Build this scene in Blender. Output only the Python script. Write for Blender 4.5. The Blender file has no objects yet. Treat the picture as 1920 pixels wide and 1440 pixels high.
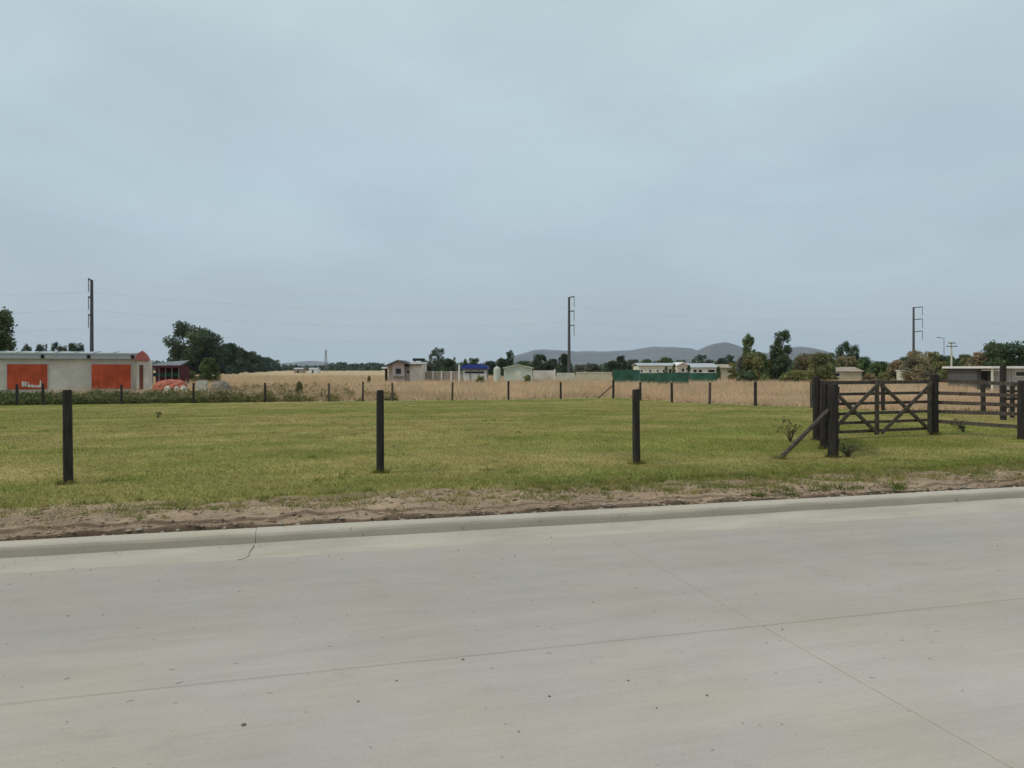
import bpy, math, random
import numpy as np
from mathutils import Vector, Matrix
R = math.radians
rng = np.random.default_rng(7)
random.seed(7)
sc = bpy.context.scene
COL = sc.collection

# ------------------------------------------------------------------ camera, sky, sun, exposure
EYE = 1.6                       # eye height above the road
FPX = 1400.0                    # focal length in photo pixels (photo 1920 wide)
HOR = 690.0                     # photo row of the horizon
cd = bpy.data.cameras.new('camera'); cam = bpy.data.objects.new('camera', cd); COL.objects.link(cam)
cam.location = (0, 0, EYE); cam.rotation_euler = (R(90), 0, 0)
cd.sensor_width = 36; cd.lens = 36 * FPX / 1920; cd.shift_y = -(720 - HOR) / 1920
cd.clip_start = 0.1; cd.clip_end = 60000
sc.camera = cam

SUN_EL, SUN_AZ = R(50), R(-113)  # azimuth from +Y towards +X : the sun stands to the left
w = bpy.data.worlds.new('World'); sc.world = w; w.use_nodes = True
nt = w.node_tree; nt.nodes.clear()
N = lambda t, nt=nt: nt.nodes.new(t)
out = N('ShaderNodeOutputWorld'); mix = N('ShaderNodeMixShader'); b1 = N('ShaderNodeBackground'); b2 = N('ShaderNodeBackground')
sky = N('ShaderNodeTexSky'); sky.sky_type = 'NISHITA'; sky.sun_disc = False
sky.sun_elevation = SUN_EL; sky.sun_rotation = SUN_AZ; sky.dust_density = 3
b1.inputs[1].default_value = 0.09
nt.links.new(sky.outputs[0], b1.inputs[0])
tc = N('ShaderNodeTexCoord'); sep = N('ShaderNodeSeparateXYZ'); nt.links.new(tc.outputs['Generated'], sep.inputs[0])
ramp = N('ShaderNodeValToRGB'); nt.links.new(sep.outputs['Z'], ramp.inputs[0])
cr = ramp.color_ramp
cr.elements[0].position = 0.0; cr.elements[0].color = (0.437, 0.522, 0.578, 1)
cr.elements[1].position = 1.0; cr.elements[1].color = (0.60, 0.72, 0.76, 1)
for p, c in ((0.10, (0.455, 0.55, 0.615, 1)), (0.22, (0.485, 0.61, 0.68, 1)), (0.45, (0.55, 0.675, 0.72, 1))):
    e = cr.elements.new(p); e.color = c
mp = N('ShaderNodeMapping'); mp.inputs['Scale'].default_value = (1.0, 1.0, 2.6)
nt.links.new(tc.outputs['Generated'], mp.inputs[0])
no = N('ShaderNodeTexNoise'); no.inputs['Scale'].default_value = 2.1; no.inputs['Detail'].default_value = 6; no.inputs['Roughness'].default_value = 0.48
no.inputs['Distortion'].default_value = 0.35
nt.links.new(mp.outputs[0], no.inputs['Vector'])
mr = N('ShaderNodeMapRange'); mr.inputs[1].default_value = 0.3; mr.inputs[2].default_value = 0.7; mr.inputs[3].default_value = 0.92; mr.inputs[4].default_value = 1.07
nt.links.new(no.outputs['Fac'], mr.inputs[0])
no2 = N('ShaderNodeTexNoise'); no2.inputs['Scale'].default_value = 4.3; no2.inputs['Detail'].default_value = 7; no2.inputs['Roughness'].default_value = 0.52; no2.inputs['Distortion'].default_value = 0.5
mp2 = N('ShaderNodeMapping'); mp2.inputs['Scale'].default_value = (0.9, 0.9, 2.3); mp2.inputs['Location'].default_value = (3.1, 1.7, 0.4)
nt.links.new(tc.outputs['Generated'], mp2.inputs[0]); nt.links.new(mp2.outputs[0], no2.inputs['Vector'])
mr2 = N('ShaderNodeMapRange'); mr2.inputs[1].default_value = 0.36; mr2.inputs[2].default_value = 0.64; nt.links.new(no2.outputs['Fac'], mr2.inputs[0])
mc = N('ShaderNodeMix'); mc.data_type = 'RGBA'; mc.inputs[6].default_value = (0.972, 0.960, 0.972, 1); mc.inputs[7].default_value = (1.030, 1.034, 1.024, 1)
nt.links.new(mr2.outputs[0], mc.inputs[0])
vm = N('ShaderNodeVectorMath'); vm.operation = 'SCALE'; vt = N('ShaderNodeVectorMath'); vt.operation = 'MULTIPLY'
nt.links.new(ramp.outputs[0], vt.inputs[0]); nt.links.new(mc.outputs[2], vt.inputs[1])
nt.links.new(vt.outputs[0], vm.inputs[0]); nt.links.new(mr.outputs[0], vm.inputs['Scale'])
nt.links.new(vm.outputs[0], b2.inputs[0]); b2.inputs[1].default_value = 1.03
mix.inputs[0].default_value = 0.9
nt.links.new(b1.outputs[0], mix.inputs[1]); nt.links.new(b2.outputs[0], mix.inputs[2]); nt.links.new(mix.outputs[0], out.inputs[0])

sl = bpy.data.lights.new('sun', 'SUN'); sl.energy = 1.5; sl.angle = R(10); sl.color = (1.0, 0.95, 0.87)
so = bpy.data.objects.new('sun', sl); COL.objects.link(so)
sv = Vector((math.sin(SUN_AZ) * math.cos(SUN_EL), math.cos(SUN_AZ) * math.cos(SUN_EL), math.sin(SUN_EL)))
so.rotation_euler = sv.to_track_quat('Z', 'Y').to_euler(); so.location = (-30, -5, 40)

sc.view_settings.view_transform = 'Standard'; sc.view_settings.look = 'None'
sc.view_settings.exposure = 0.0; sc.view_settings.gamma = 1.0; sc.view_settings.use_curve_mapping = False
sc.render.engine = 'CYCLES'; sc.cycles.use_denoising = True
sc.cycles.max_bounces = 6; sc.cycles.volume_bounces = 1; sc.cycles.transparent_max_bounces = 8

# ------------------------------------------------------------------ helpers
TH = R(15.3); CT, ST = math.cos(TH), math.sin(TH)
OX, OY = 0.0, 7.22                                   # a point on the kerb face line
def uv2xy(u, v): return OX + u * CT - v * ST, OY + u * ST + v * CT
def xy2uv(x, y): return (x - OX) * CT + (y - OY) * ST, -(x - OX) * ST + (y - OY) * CT
def ss(t): t = np.clip(t, 0, 1); return t * t * (3 - 2 * t)
def X(px, Y): return (px - 960) / FPX * Y            # metres to the right of the view axis at distance Y
def Z(py, Y): return EYE - (py - HOR) / FPX * Y

def vnoise(x, y, seed=0):
    x = np.asarray(x, float); y = np.asarray(y, float)
    xi = np.floor(x).astype(np.int64); yi = np.floor(y).astype(np.int64); fx = x - xi; fy = y - yi
    def h(a, b):
        n = (a * 374761393 + b * 668265263 + seed * 974634541) & 0xffffffff
        n = ((n ^ (n >> 13)) * 1274126177) & 0xffffffff
        return ((n ^ (n >> 16)) & 0xffff) / 65535.0
    fx = fx * fx * (3 - 2 * fx); fy = fy * fy * (3 - 2 * fy)
    a = h(xi, yi) * (1 - fx) + h(xi + 1, yi) * fx; b = h(xi, yi + 1) * (1 - fx) + h(xi + 1, yi + 1) * fx
    return a * (1 - fy) + b * fy
def fbm(x, y, seed=0, o=4):
    s = 0; a = 0.5; t = 0
    for k in range(o):
        s = s + a * vnoise(x * 2 ** k, y * 2 ** k, seed + k * 17); t += a; a *= 0.5
    return s / t

def terrain(v):                                      # broad shape of the land, without small relief
    return 0.10 - 0.66 * ss((np.asarray(v, float) - 5) / 37)
def dirt_edge(u): return 1.78 + 0.75 * (fbm(np.asarray(u) * 0.45, 0 * np.asarray(u) + 3.3, 5, 4) - 0.5)
def cut_line(u): return 0.50 + 0.36 * (fbm(u * 0.7, u * 0 + 1.7, 9, 3) - 0.5) + 0.16 * (fbm(u * 4.5, u * 0 + 1.1, 19, 4) - 0.5)
def relief(u, v):
    u = np.asarray(u, float); v = np.asarray(v, float)
    h = terrain(v)
    wall = 0.270 + 0.13 * (fbm(u * 3.3, u * 0 + 5.1, 13, 4) - 0.5)          # torn earth edge behind the kerb
    cut = cut_line(u)
    hi = 0.158 + 0.07 * (fbm(u * 0.9, u * 0 + 8.2, 15, 5) - 0.5)
    led = 0.032 * np.clip(0.2 + 2.2 * (fbm(u * 0.22, u * 0 + 2.9, 17, 3) - 0.35), 0, 1)
    base = 0.06 + (hi - 0.06) * ss((v - wall) / 0.03 + 0.5) + led * ss((v - cut) / 0.04 + 0.5)
    k = ss((v - 0.6) / 1.5)
    base = base * (1 - k) + h * k
    d = 1 - ss((v - dirt_edge(u)) / 0.5)
    base = base + d * ss((v - 0.2) / 0.15) * 0.10 * (fbm(u * 3.6, v * 3.6, 21, 5) - 0.5)
    base = base + (1 - d) * 0.06 * (fbm(u * 0.8, v * 0.8, 31, 3) - 0.5) * np.exp(-np.maximum(v - 2, 0) / 40)
    return base
def gz(x, y):
    u, v = xy2uv(x, y); return float(relief(u, v))

def tag(o, label, cat, group=None):
    o['label'] = label; o['category'] = cat
    if group: o['group'] = group
    return o
def stuff(o, label=None, cat=None):
    o['kind'] = 'stuff'
    if label: o['label'] = label; o['category'] = cat
    return o
def struct(o, label=None):
    o['kind'] = 'structure'
    if label: o['label'] = label
    return o
def thing(name, label, cat, loc=(0, 0, 0), rz=0, group=None):
    o = bpy.data.objects.new(name, None); COL.objects.link(o); o.location = loc; o.rotation_euler = (0, 0, rz); o.empty_display_size = 0.3
    return tag(o, label, cat, group)

def link(name, me, m=None, parent=None, loc=None, rz=None):
    if m is not None and len(me.materials) == 0: me.materials.append(m)
    o = bpy.data.objects.new(name, me); COL.objects.link(o)
    if parent is not None: o.parent = parent
    if loc is not None: o.location = loc
    if rz is not None: o.rotation_euler = (0, 0, rz)
    return o

class MB:
    def __init__(s): s.v = []; s.f = []
    def add(s, vs, fs):
        n = len(s.v); s.v += [tuple(map(float, p)) for p in vs]; s.f += [tuple(i + n for i in f) for f in fs]; return s
    def box(s, x0, x1, y0, y1, z0, z1):
        vs = [(x, y, z) for z in (z0, z1) for (x, y) in ((x0, y0), (x1, y0), (x1, y1), (x0, y1))]
        return s.add(vs, [(3, 2, 1, 0), (4, 5, 6, 7), (0, 1, 5, 4), (1, 2, 6, 5), (2, 3, 7, 6), (3, 0, 4, 7)])
    def tube(s, p0, p1, r0, r1=None, n=8, cap=True):
        r1 = r0 if r1 is None else r1
        p0 = Vector(p0); p1 = Vector(p1); d = (p1 - p0).normalized()
        a = d.orthogonal().normalized(); b = d.cross(a)
        vs = []
        for p, r in ((p0, r0), (p1, r1)):
            for k in range(n):
                t = 2 * math.pi * k / n; vs.append(p + a * (r * math.cos(t)) + b * (r * math.sin(t)))
        fs = [(k, (k + 1) % n, n + (k + 1) % n, n + k) for k in range(n)]
        if cap: fs += [tuple(range(n))[::-1], tuple(range(n, 2 * n))]
        return s.add(vs, fs)
    def bar(s, p0, p1, wd, th, up=(0, 0, 1)):        # a sawn timber from p0 to p1: wd measured along 'up', th across
        p0 = Vector(p0); p1 = Vector(p1); d = (p1 - p0).normalized(); u = Vector(up); u = (u - d * u.dot(d)).normalized(); c = d.cross(u)
        vs = [p + u * (a * wd / 2) + c * (b * th / 2) for p in (p0, p1) for a, b in ((-1, -1), (1, -1), (1, 1), (-1, 1))]
        return s.add(vs, [(0, 1, 2, 3), (7, 6, 5, 4), (0, 4, 5, 1), (1, 5, 6, 2), (2, 6, 7, 3), (3, 7, 4, 0)])
    def prism(s, pts, y0, y1):                       # outline in x,z extruded along y
        n = len(pts)
        vs = [(x, y0, z) for x, z in pts] + [(x, y1, z) for x, z in pts]
        return s.add(vs, [tuple(range(n)), tuple(range(n, 2 * n))[::-1]] + [(k, n + k, n + (k + 1) % n, (k + 1) % n) for k in range(n)])
    def mesh(s, name):
        me = bpy.data.meshes.new(name); me.from_pydata(s.v, [], s.f); me.update()
        import bmesh
        bm = bmesh.new(); bm.from_mesh(me); bmesh.ops.recalc_face_normals(bm, faces=bm.faces); bm.to_mesh(me); bm.free()
        return me
    def build(s, name, m, parent=None, loc=None, rz=None): return link(name, s.mesh(name), m, parent, loc, rz)

def poly_soup(name, P, C, m, parent=None):           # P (n,k,3) loose faces with one colour each
    n, k = P.shape[:2]
    me = bpy.data.meshes.new(name)
    me.vertices.add(n * k); me.vertices.foreach_set('co', P.reshape(-1).astype(np.float32))
    me.loops.add(n * k); me.loops.foreach_set('vertex_index', np.arange(n * k, dtype=np.int32))
    me.polygons.add(n); me.polygons.foreach_set('loop_start', np.arange(0, n * k, k, dtype=np.int32))
    me.update(calc_edges=True)
    a = me.color_attributes.new('Col', 'FLOAT_COLOR', 'POINT')
    c4 = np.ones((n, k, 4), np.float32); c4[:, :, :3] = C[:, None, :]
    a.data.foreach_set('color', c4.reshape(-1))
    me.materials.append(m)
    if parent == 'mesh': return me
    return link(name, me, None, parent)

# ------------------------------------------------------------------ materials
def nodes(m):
    m.use_nodes = True; nt = m.node_tree; return nt, nt.nodes['Principled BSDF']
def mat(name, c, rough=0.8, var=0.25, scale=3.0, bump=0.0, bscale=20, c2=None, stretch=None, spec=0.3, coords='Object'):
    m = bpy.data.materials.new(name); nt, b = nodes(m)
    b.inputs['Roughness'].default_value = rough; b.inputs['Specular IOR Level'].default_value = spec
    t = nt.nodes.new('ShaderNodeTexCoord'); mp = nt.nodes.new('ShaderNodeMapping'); nt.links.new(t.outputs[coords], mp.inputs[0])
    if stretch: mp.inputs['Scale'].default_value = stretch
    oi = nt.nodes.new('ShaderNodeObjectInfo'); vmul = nt.nodes.new('ShaderNodeVectorMath'); vmul.operation = 'MULTIPLY_ADD'
    cx = nt.nodes.new('ShaderNodeCombineXYZ')
    for k in range(3): nt.links.new(oi.outputs['Random'], cx.inputs[k])
    vmul.inputs[1].default_value = (37, 51, 23); nt.links.new(cx.outputs[0], vmul.inputs[0]); nt.links.new(mp.outputs[0], vmul.inputs[2])
    n = nt.nodes.new('ShaderNodeTexNoise'); n.inputs['Scale'].default_value = scale; n.inputs['Detail'].default_value = 6; n.inputs['Roughness'].default_value = 0.6
    nt.links.new(vmul.outputs[0], n.inputs['Vector'])
    rp = nt.nodes.new('ShaderNodeValToRGB'); rp.color_ramp.elements[0].position = 0.28; rp.color_ramp.elements[1].position = 0.72
    c = tuple(c); c2 = tuple(c2) if c2 else tuple(min(1, k * (1 + var)) for k in c)
    rp.color_ramp.elements[0].color = tuple(k * (1 - var) for k in c) + (1,); rp.color_ramp.elements[1].color = c2 + (1,)
    nt.links.new(n.outputs['Fac'], rp.inputs[0]); nt.links.new(rp.outputs[0], b.inputs['Base Color'])
    if bump:
        n2 = nt.nodes.new('ShaderNodeTexNoise'); n2.inputs['Scale'].default_value = bscale; n2.inputs['Detail'].default_value = 5
        nt.links.new(vmul.outputs[0], n2.inputs['Vector'])
        bp = nt.nodes.new('ShaderNodeBump'); bp.inputs['Strength'].default_value = bump; bp.inputs['Distance'].default_value = 0.02
        nt.links.new(n2.outputs['Fac'], bp.inputs['Height']); nt.links.new(bp.outputs[0], b.inputs['Normal'])
    return m
def mat_attr(name, rough=0.7, tint=None, transl=0.0, spec=0.15):
    m = bpy.data.materials.new(name); nt, b = nodes(m)
    b.inputs['Roughness'].default_value = rough; b.inputs['Specular IOR Level'].default_value = spec
    a = nt.nodes.new('ShaderNodeAttribute'); a.attribute_name = 'Col'; src = a.outputs['Color']
    if tint:
        v = nt.nodes.new('ShaderNodeVectorMath'); v.operation = 'MULTIPLY'; v.inputs[1].default_value = tint
        nt.links.new(src, v.inputs[0]); src = v.outputs[0]
    nt.links.new(src, b.inputs['Base Color'])
    if transl:
        tr = nt.nodes.new('ShaderNodeBsdfTranslucent'); nt.links.new(src, tr.inputs[0])
        mx = nt.nodes.new('ShaderNodeMixShader'); mx.inputs[0].default_value = transl
        o = nt.nodes['Material Output']; nt.links.new(b.outputs[0], mx.inputs[1]); nt.links.new(tr.outputs[0], mx.inputs[2]); nt.links.new(mx.outputs[0], o.inputs[0])
    return m
M = {}
M['timber'] = mat('creosoted_timber', (0.018, 0.0145, 0.013), 0.75, 0.5, 5, 0.8, 40, c2=(0.058, 0.048, 0.041), stretch=(7, 7, 0.6))
M['timber_old'] = mat('weathered_timber', (0.05, 0.037, 0.028), 0.8, 0.5, 5, 0.8, 40, c2=(0.17, 0.135, 0.105), stretch=(6, 6, 1.0))
M['blade'] = mat_attr('grass_blade', 0.65, None, 0.4)
M['drystalk'] = mat_attr('dry_stalk', 0.8, None, 0.4)
M['leafw'] = mat_attr('weed_leaf', 0.6, None, 0.25)
M['bark'] = mat('bark', (0.075, 0.06, 0.048), 0.9, 0.4, 8, 0.5, 30)
M['concrete_pole'] = mat('pole_concrete', (0.085, 0.085, 0.09), 0.85, 0.2, 2)
M['steel'] = mat('galvanised_steel', (0.16, 0.17, 0.18), 0.5, 0.15, 4)
M['glassins'] = mat('insulator_glaze', (0.09, 0.10, 0.11), 0.3, 0.1, 4)
M['wire'] = mat('aluminium_wire', (0.22, 0.23, 0.24), 0.5, 0.1, 2)
LEAF = {}
def leafmat(key, rgb):
    if key not in LEAF: LEAF[key] = mat_attr('foliage_' + key, 0.6, rgb, 0.3)
    return LEAF[key]

# ground sheet: macro colour from the vertex attribute, fine grain from noise
def ground_mat():
    m = bpy.data.materials.new('ground'); nt, b = nodes(m)
    b.inputs['Roughness'].default_value = 0.95; b.inputs['Specular IOR Level'].default_value = 0.1
    a = nt.nodes.new('ShaderNodeAttribute'); a.attribute_name = 'Col'
    t = nt.nodes.new('ShaderNodeTexCoord')
    n = nt.nodes.new('ShaderNodeTexNoise'); n.inputs['Scale'].default_value = 9; n.inputs['Detail'].default_value = 8; n.inputs['Roughness'].default_value = 0.7
    nt.links.new(t.outputs['Object'], n.inputs['Vector'])
    n3 = nt.nodes.new('ShaderNodeTexNoise'); n3.inputs['Scale'].default_value = 0.7; n3.inputs['Detail'].default_value = 5; n3.inputs['Roughness'].default_value = 0.6
    nt.links.new(t.outputs['Object'], n3.inputs['Vector'])
    ad = nt.nodes.new('ShaderNodeMath'); ad.operation = 'ADD'; nt.links.new(n.outputs['Fac'], ad.inputs[0]); nt.links.new(n3.outputs['Fac'], ad.inputs[1])
    r = nt.nodes.new('ShaderNodeMapRange'); r.inputs[1].default_value = 0.6; r.inputs[2].default_value = 1.4; r.inputs[3].default_value = 0.5; r.inputs[4].default_value = 1.48
    nt.links.new(ad.outputs[0], r.inputs[0])
    v = nt.nodes.new('ShaderNodeVectorMath'); v.operation = 'SCALE'
    nt.links.new(a.outputs['Color'], v.inputs[0]); nt.links.new(r.outputs[0], v.inputs['Scale']); nt.links.new(v.outputs[0], b.inputs['Base Color'])
    n2 = nt.nodes.new('ShaderNodeTexNoise'); n2.inputs['Scale'].default_value = 35; n2.inputs['Detail'].default_value = 6
    nt.links.new(t.outputs['Object'], n2.inputs['Vector'])
    bp = nt.nodes.new('ShaderNodeBump'); bp.inputs['Strength'].default_value = 0.6; bp.inputs['Distance'].default_value = 0.02
    nt.links.new(n2.outputs['Fac'], bp.inputs['Height']); nt.links.new(bp.outputs[0], b.inputs['Normal'])
    return m

# concrete: coordinates (u, v) of the road so that dust by the kerb and the lane tone follow it
def concrete_mat(name, base, kerb=False):
    m = bpy.data.materials.new(name); nt, b = nodes(m)
    b.inputs['Roughness'].default_value = 0.85; b.inputs['Specular IOR Level'].default_value = 0.25
    g = nt.nodes.new('ShaderNodeNewGeometry'); mp = nt.nodes.new('ShaderNodeMapping'); mp.vector_type = 'TEXTURE'
    mp.inputs['Location'].default_value = (OX, OY, 0); mp.inputs['Rotation'].default_value = (0, 0, TH)
    nt.links.new(g.outputs['Position'], mp.inputs[0])
    def noise(scale, det=6, rough=0.6, st=None):
        n = nt.nodes.new('ShaderNodeTexNoise'); n.inputs['Scale'].default_value = scale; n.inputs['Detail'].default_value = det; n.inputs['Roughness'].default_value = rough
        if st:
            q = nt.nodes.new('ShaderNodeMapping'); q.inputs['Scale'].default_value = st; nt.links.new(mp.outputs[0], q.inputs[0]); nt.links.new(q.outputs[0], n.inputs['Vector'])
        else: nt.links.new(mp.outputs[0], n.inputs['Vector'])
        return n.outputs['Fac']
    def rng_(src, a, c, lo, hi):
        r = nt.nodes.new('ShaderNodeMapRange'); r.inputs[1].default_value = a; r.inputs[2].default_value = c; r.inputs[3].default_value = lo; r.inputs[4].default_value = hi
        nt.links.new(src, r.inputs[0]); return r.outputs[0]
    def math_(op, a, c):
        q = nt.nodes.new('ShaderNodeMath'); q.operation = op
        for k, s in enumerate((a, c)):
            if isinstance(s, (int, float)): q.inputs[k].default_value = s
            else: nt.links.new(s, q.inputs[k])
        return q.outputs[0]
    f = math_('MULTIPLY', rng_(noise(0.55, 5, 0.55, (0.5, 1, 1)), 0.3, 0.7, 0.93, 1.06), rng_(noise(55, 5, 0.75), 0.3, 0.7, 0.93, 1.07))
    f = math_('MULTIPLY', f, rng_(noise(5, 7, 0.65, (0.35, 1, 1)), 0.3, 0.7, 0.95, 1.05))
    f = math_('MULTIPLY', f, rng_(noise(1.0, 4, 0.6, (1.2, 42, 1)), 0.3, 0.7, 0.965, 1.03))
    f = math_('MULTIPLY', f, rng_(noise(1.0, 3, 0.55, (0.12, 3.2, 1)), 0.35, 0.7, 1.02, 0.94))
    f = math_('MULTIPLY', f, rng_(noise(1.9, 7, 0.7), 0.60, 0.74, 1.0, 0.88))
    sp = rng_(noise(16, 2, 0.5), 0.70, 0.74, 1.0, 0.70)                 # small dark spots
    f = math_('MULTIPLY', f, sp)
    col = nt.nodes.new('ShaderNodeVectorMath'); col.operation = 'SCALE'; nt.links.new(f, col.inputs['Scale'])
    tintn = nt.nodes.new('ShaderNodeMix'); tintn.data_type = 'RGBA'
    tintn.inputs[6].default_value = tuple(base) + (1,)
    tintn.inputs[7].default_value = (base[0] * 1.02, base[1] * 0.99, base[2] * 0.93, 1)
    nt.links.new(rng_(noise(0.9, 4, 0.6), 0.4, 0.65, 0, 1), tintn.inputs[0])
    srcc = tintn.outputs[2]
    if not kerb:
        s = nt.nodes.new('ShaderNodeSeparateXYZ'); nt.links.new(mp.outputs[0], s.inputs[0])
        lane_v = math_('ADD', s.outputs['Y'], rng_(noise(0.8, 4, 0.5, (0.3, 1, 1)), 0.3, 0.7, -0.5, 0.5))
        f = math_('MULTIPLY', f, rng_(lane_v, -3.6, -1.6, 1.03, 0.86)); nt.links.new(f, col.inputs['Scale'])     # concrete darker towards the kerb
        vv = math_('ADD', s.outputs['Y'], rng_(noise(1.6, 7, 0.68, (0.35, 1, 1)), 0.3, 0.7, -0.17, 0.17))
        dust = rng_(vv, -0.60, -0.15, 0.0, 0.6)
        dm = nt.nodes.new('ShaderNodeMix'); dm.data_type = 'RGBA'; nt.links.new(dust, dm.inputs[0]); nt.links.new(srcc, dm.inputs[6])
        dm.inputs[7].default_value = (0.50, 0.445, 0.36, 1); srcc = dm.outputs[2]
    else:
        s = nt.nodes.new('ShaderNodeSeparateXYZ'); nt.links.new(g.outputs['Position'], s.inputs[0])
        zz = math_('ADD', s.outputs['Z'], rng_(noise(4, 6, 0.65, (0.3, 1, 1)), 0.3, 0.7, -0.03, 0.03))
        low_face = rng_(zz, 0.10, 0.14, 1.0, 0.0)  # kerb colour darker below its top edge
        dm = nt.nodes.new('ShaderNodeMix'); dm.data_type = 'RGBA'; nt.links.new(low_face, dm.inputs[0]); nt.links.new(srcc, dm.inputs[6])
        dm.inputs[7].default_value = (base[0] * 0.80, base[1] * 0.79, base[2] * 0.75, 1); srcc = dm.outputs[2]
    nt.links.new(srcc, col.inputs[0]); nt.links.new(col.outputs[0], b.inputs['Base Color'])
    bp = nt.nodes.new('ShaderNodeBump'); bp.inputs['Strength'].default_value = 0.25; bp.inputs['Distance'].default_value = 0.006
    nt.links.new(noise(90, 4, 0.7), bp.inputs['Height']); nt.links.new(bp.outputs[0], b.inputs['Normal'])
    return m
M['ground'] = ground_mat()
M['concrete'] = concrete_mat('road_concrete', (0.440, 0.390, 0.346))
M['kerb'] = concrete_mat('kerb_concrete', (0.47, 0.415, 0.345), True)
M['joint'] = mat('joint_filler', (0.25, 0.225, 0.18), 0.95, 0.4, 6)

# ------------------------------------------------------------------ ground
GREEN = np.array([0.215, 0.222, 0.046]); DGREEN = np.array([0.130, 0.165, 0.036]); STRAW = np.array([0.36, 0.292, 0.105])
DIRT = np.array([0.335, 0.240, 0.163]); DRY = np.array([0.62, 0.46, 0.31]); SOIL = np.array([0.15, 0.103, 0.070])
def lawn_colour(u, v):
    n1 = fbm(u * 0.35, v * 0.55, 41, 4); n2 = fbm(u * 1.7, v * 1.9, 43, 3); n3 = fbm(u * 0.07, v * 0.22, 47, 3)
    s = np.clip((n1 - 0.42) * 2.2 + (n2 - 0.5) * 1.1 + (n3 - 0.5) * 1.8 + 0.30, 0, 1)[..., None]
    mow = np.clip((fbm(u * 0.06, v * 0.8, 49, 3) - 0.5) * 1.5, -.4, .4)[..., None]; s = np.clip(s + mow - 0.16 * (ss((np.asarray(u) - 0) / 9) - 0.5)[..., None], 0, 1)
    front = (1 - ss((np.asarray(v) - 2.0) / 2.6))[..., None]          # greener strip outside the fence
    s = s * (1 - 0.35 * front)
    g = GREEN * (1 - 0.5 * front) + DGREEN * 0.5 * front
    return g * (1 - s) + STRAW * s
def right_field(u, v): return ss((u - (20.0 + 0.35 * np.sin(v * 0.9))) / 0.5) * ss((v - 13) / 3)
def ground_colour(u, v):
    d = (1 - ss((v - dirt_edge(u) - 0.9 * (fbm(u * 2.2, v * 2.2, 51, 4) - 0.5)) / 0.35))[..., None]
    n = fbm(u * 1.5, v * 2.5, 53, 4)[..., None]
    cutv = cut_line(u)
    fresh = np.maximum(1 - ss((v - 0.29) / 0.04), 0.85 * (1 - ss(np.abs(v - cutv) / 0.035)))[..., None]     # darker soil just behind the kerb and along the cut
    band = (ss((v - 0.3) / 0.03) * (1 - ss((v - cutv) / 0.05)))[..., None]
    dirt = DIRT * (0.72 + 0.56 * n) * (1 - 0.15 * band); dirt = dirt * (1 - fresh) + SOIL * (0.5 + n) * fresh
    c = dirt * d + lawn_colour(u, v) * 0.85 * (1 - d)
    far = ss((v - 42.4) / 0.6)[..., None]
    left = 1 - ss((u + 0.16 * v + 10) / 8)
    wn = fbm(u * 0.12, v * 0.12, 57, 4)
    left = np.clip(left * (0.35 + wn), 0, 1)[..., None] * (1 - ss((v - 60) / 60))[..., None]
    field = DRY * np.array([0.80, 0.80, 0.70]) * (0.7 + 0.5 * fbm(u * 0.05, v * 0.05, 59, 4)[..., None])
    weedy = DGREEN * 0.7 + STRAW * 0.2
    fc = field * (1 - left) + weedy * left
    c = c * (1 - far) + fc * far
    rf = right_field(u, v)[..., None] * (1 - far)
    return c * (1 - rf) + DRY * 0.8 * rf
def grow(start, stop, step, f):
    r = [start]
    while r[-1] < stop: r.append(r[-1] + step); step *= f
    return r
us = np.array(sorted([-x for x in grow(9.0, 25000, 0.12, 1.09)[1:]] + list(np.arange(-9, 13.0001, 0.05)) + grow(13.0, 25000, 0.12, 1.09)[1:]))
vs = np.array([-25000, -9000, -3000, -1000, -300, -100, -40, -20, -12, -9.3, -9.12, 0.08, 0.17] + list(np.arange(0.19, 0.75, 0.012)) + list(np.arange(0.76, 3.2, 0.035)) + grow(3.2, 25000, 0.06, 1.06)[1:])
U, V = np.meshgrid(us, vs)
H = relief(U, V)
H = np.where(V < 0.185, 0.02, H); H = np.where(V < 0.1, -0.30, H); H = np.where(V < -9.2, -0.02, H)
nu, nv = len(us), len(vs)
me = bpy.data.meshes.new('ground')
co = np.stack([U, V, H], -1).reshape(-1, 3)
idx = np.arange(nu * nv).reshape(nv, nu)
q = np.stack([idx[:-1, :-1], idx[:-1, 1:], idx[1:, 1:], idx[1:, :-1]], -1).reshape(-1, 4)
me.vertices.add(len(co)); me.vertices.foreach_set('co', co.reshape(-1).astype(np.float32))
me.loops.add(q.size); me.loops.foreach_set('vertex_index', q.reshape(-1).astype(np.int32))
me.polygons.add(len(q)); me.polygons.foreach_set('loop_start', np.arange(0, q.size, 4, dtype=np.int32))
me.update(calc_edges=True)
me.polygons.foreach_set('use_smooth', np.ones(len(q), bool))
gc = np.ones((nu * nv, 4), np.float32); gc[:, :3] = ground_colour(U, V).reshape(-1, 3)
a = me.color_attributes.new('Col', 'FLOAT_COLOR', 'POINT'); a.data.foreach_set('color', gc.reshape(-1))
ground = struct(link('ground', me, M['ground'], None, (OX, OY, 0), TH))

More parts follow.
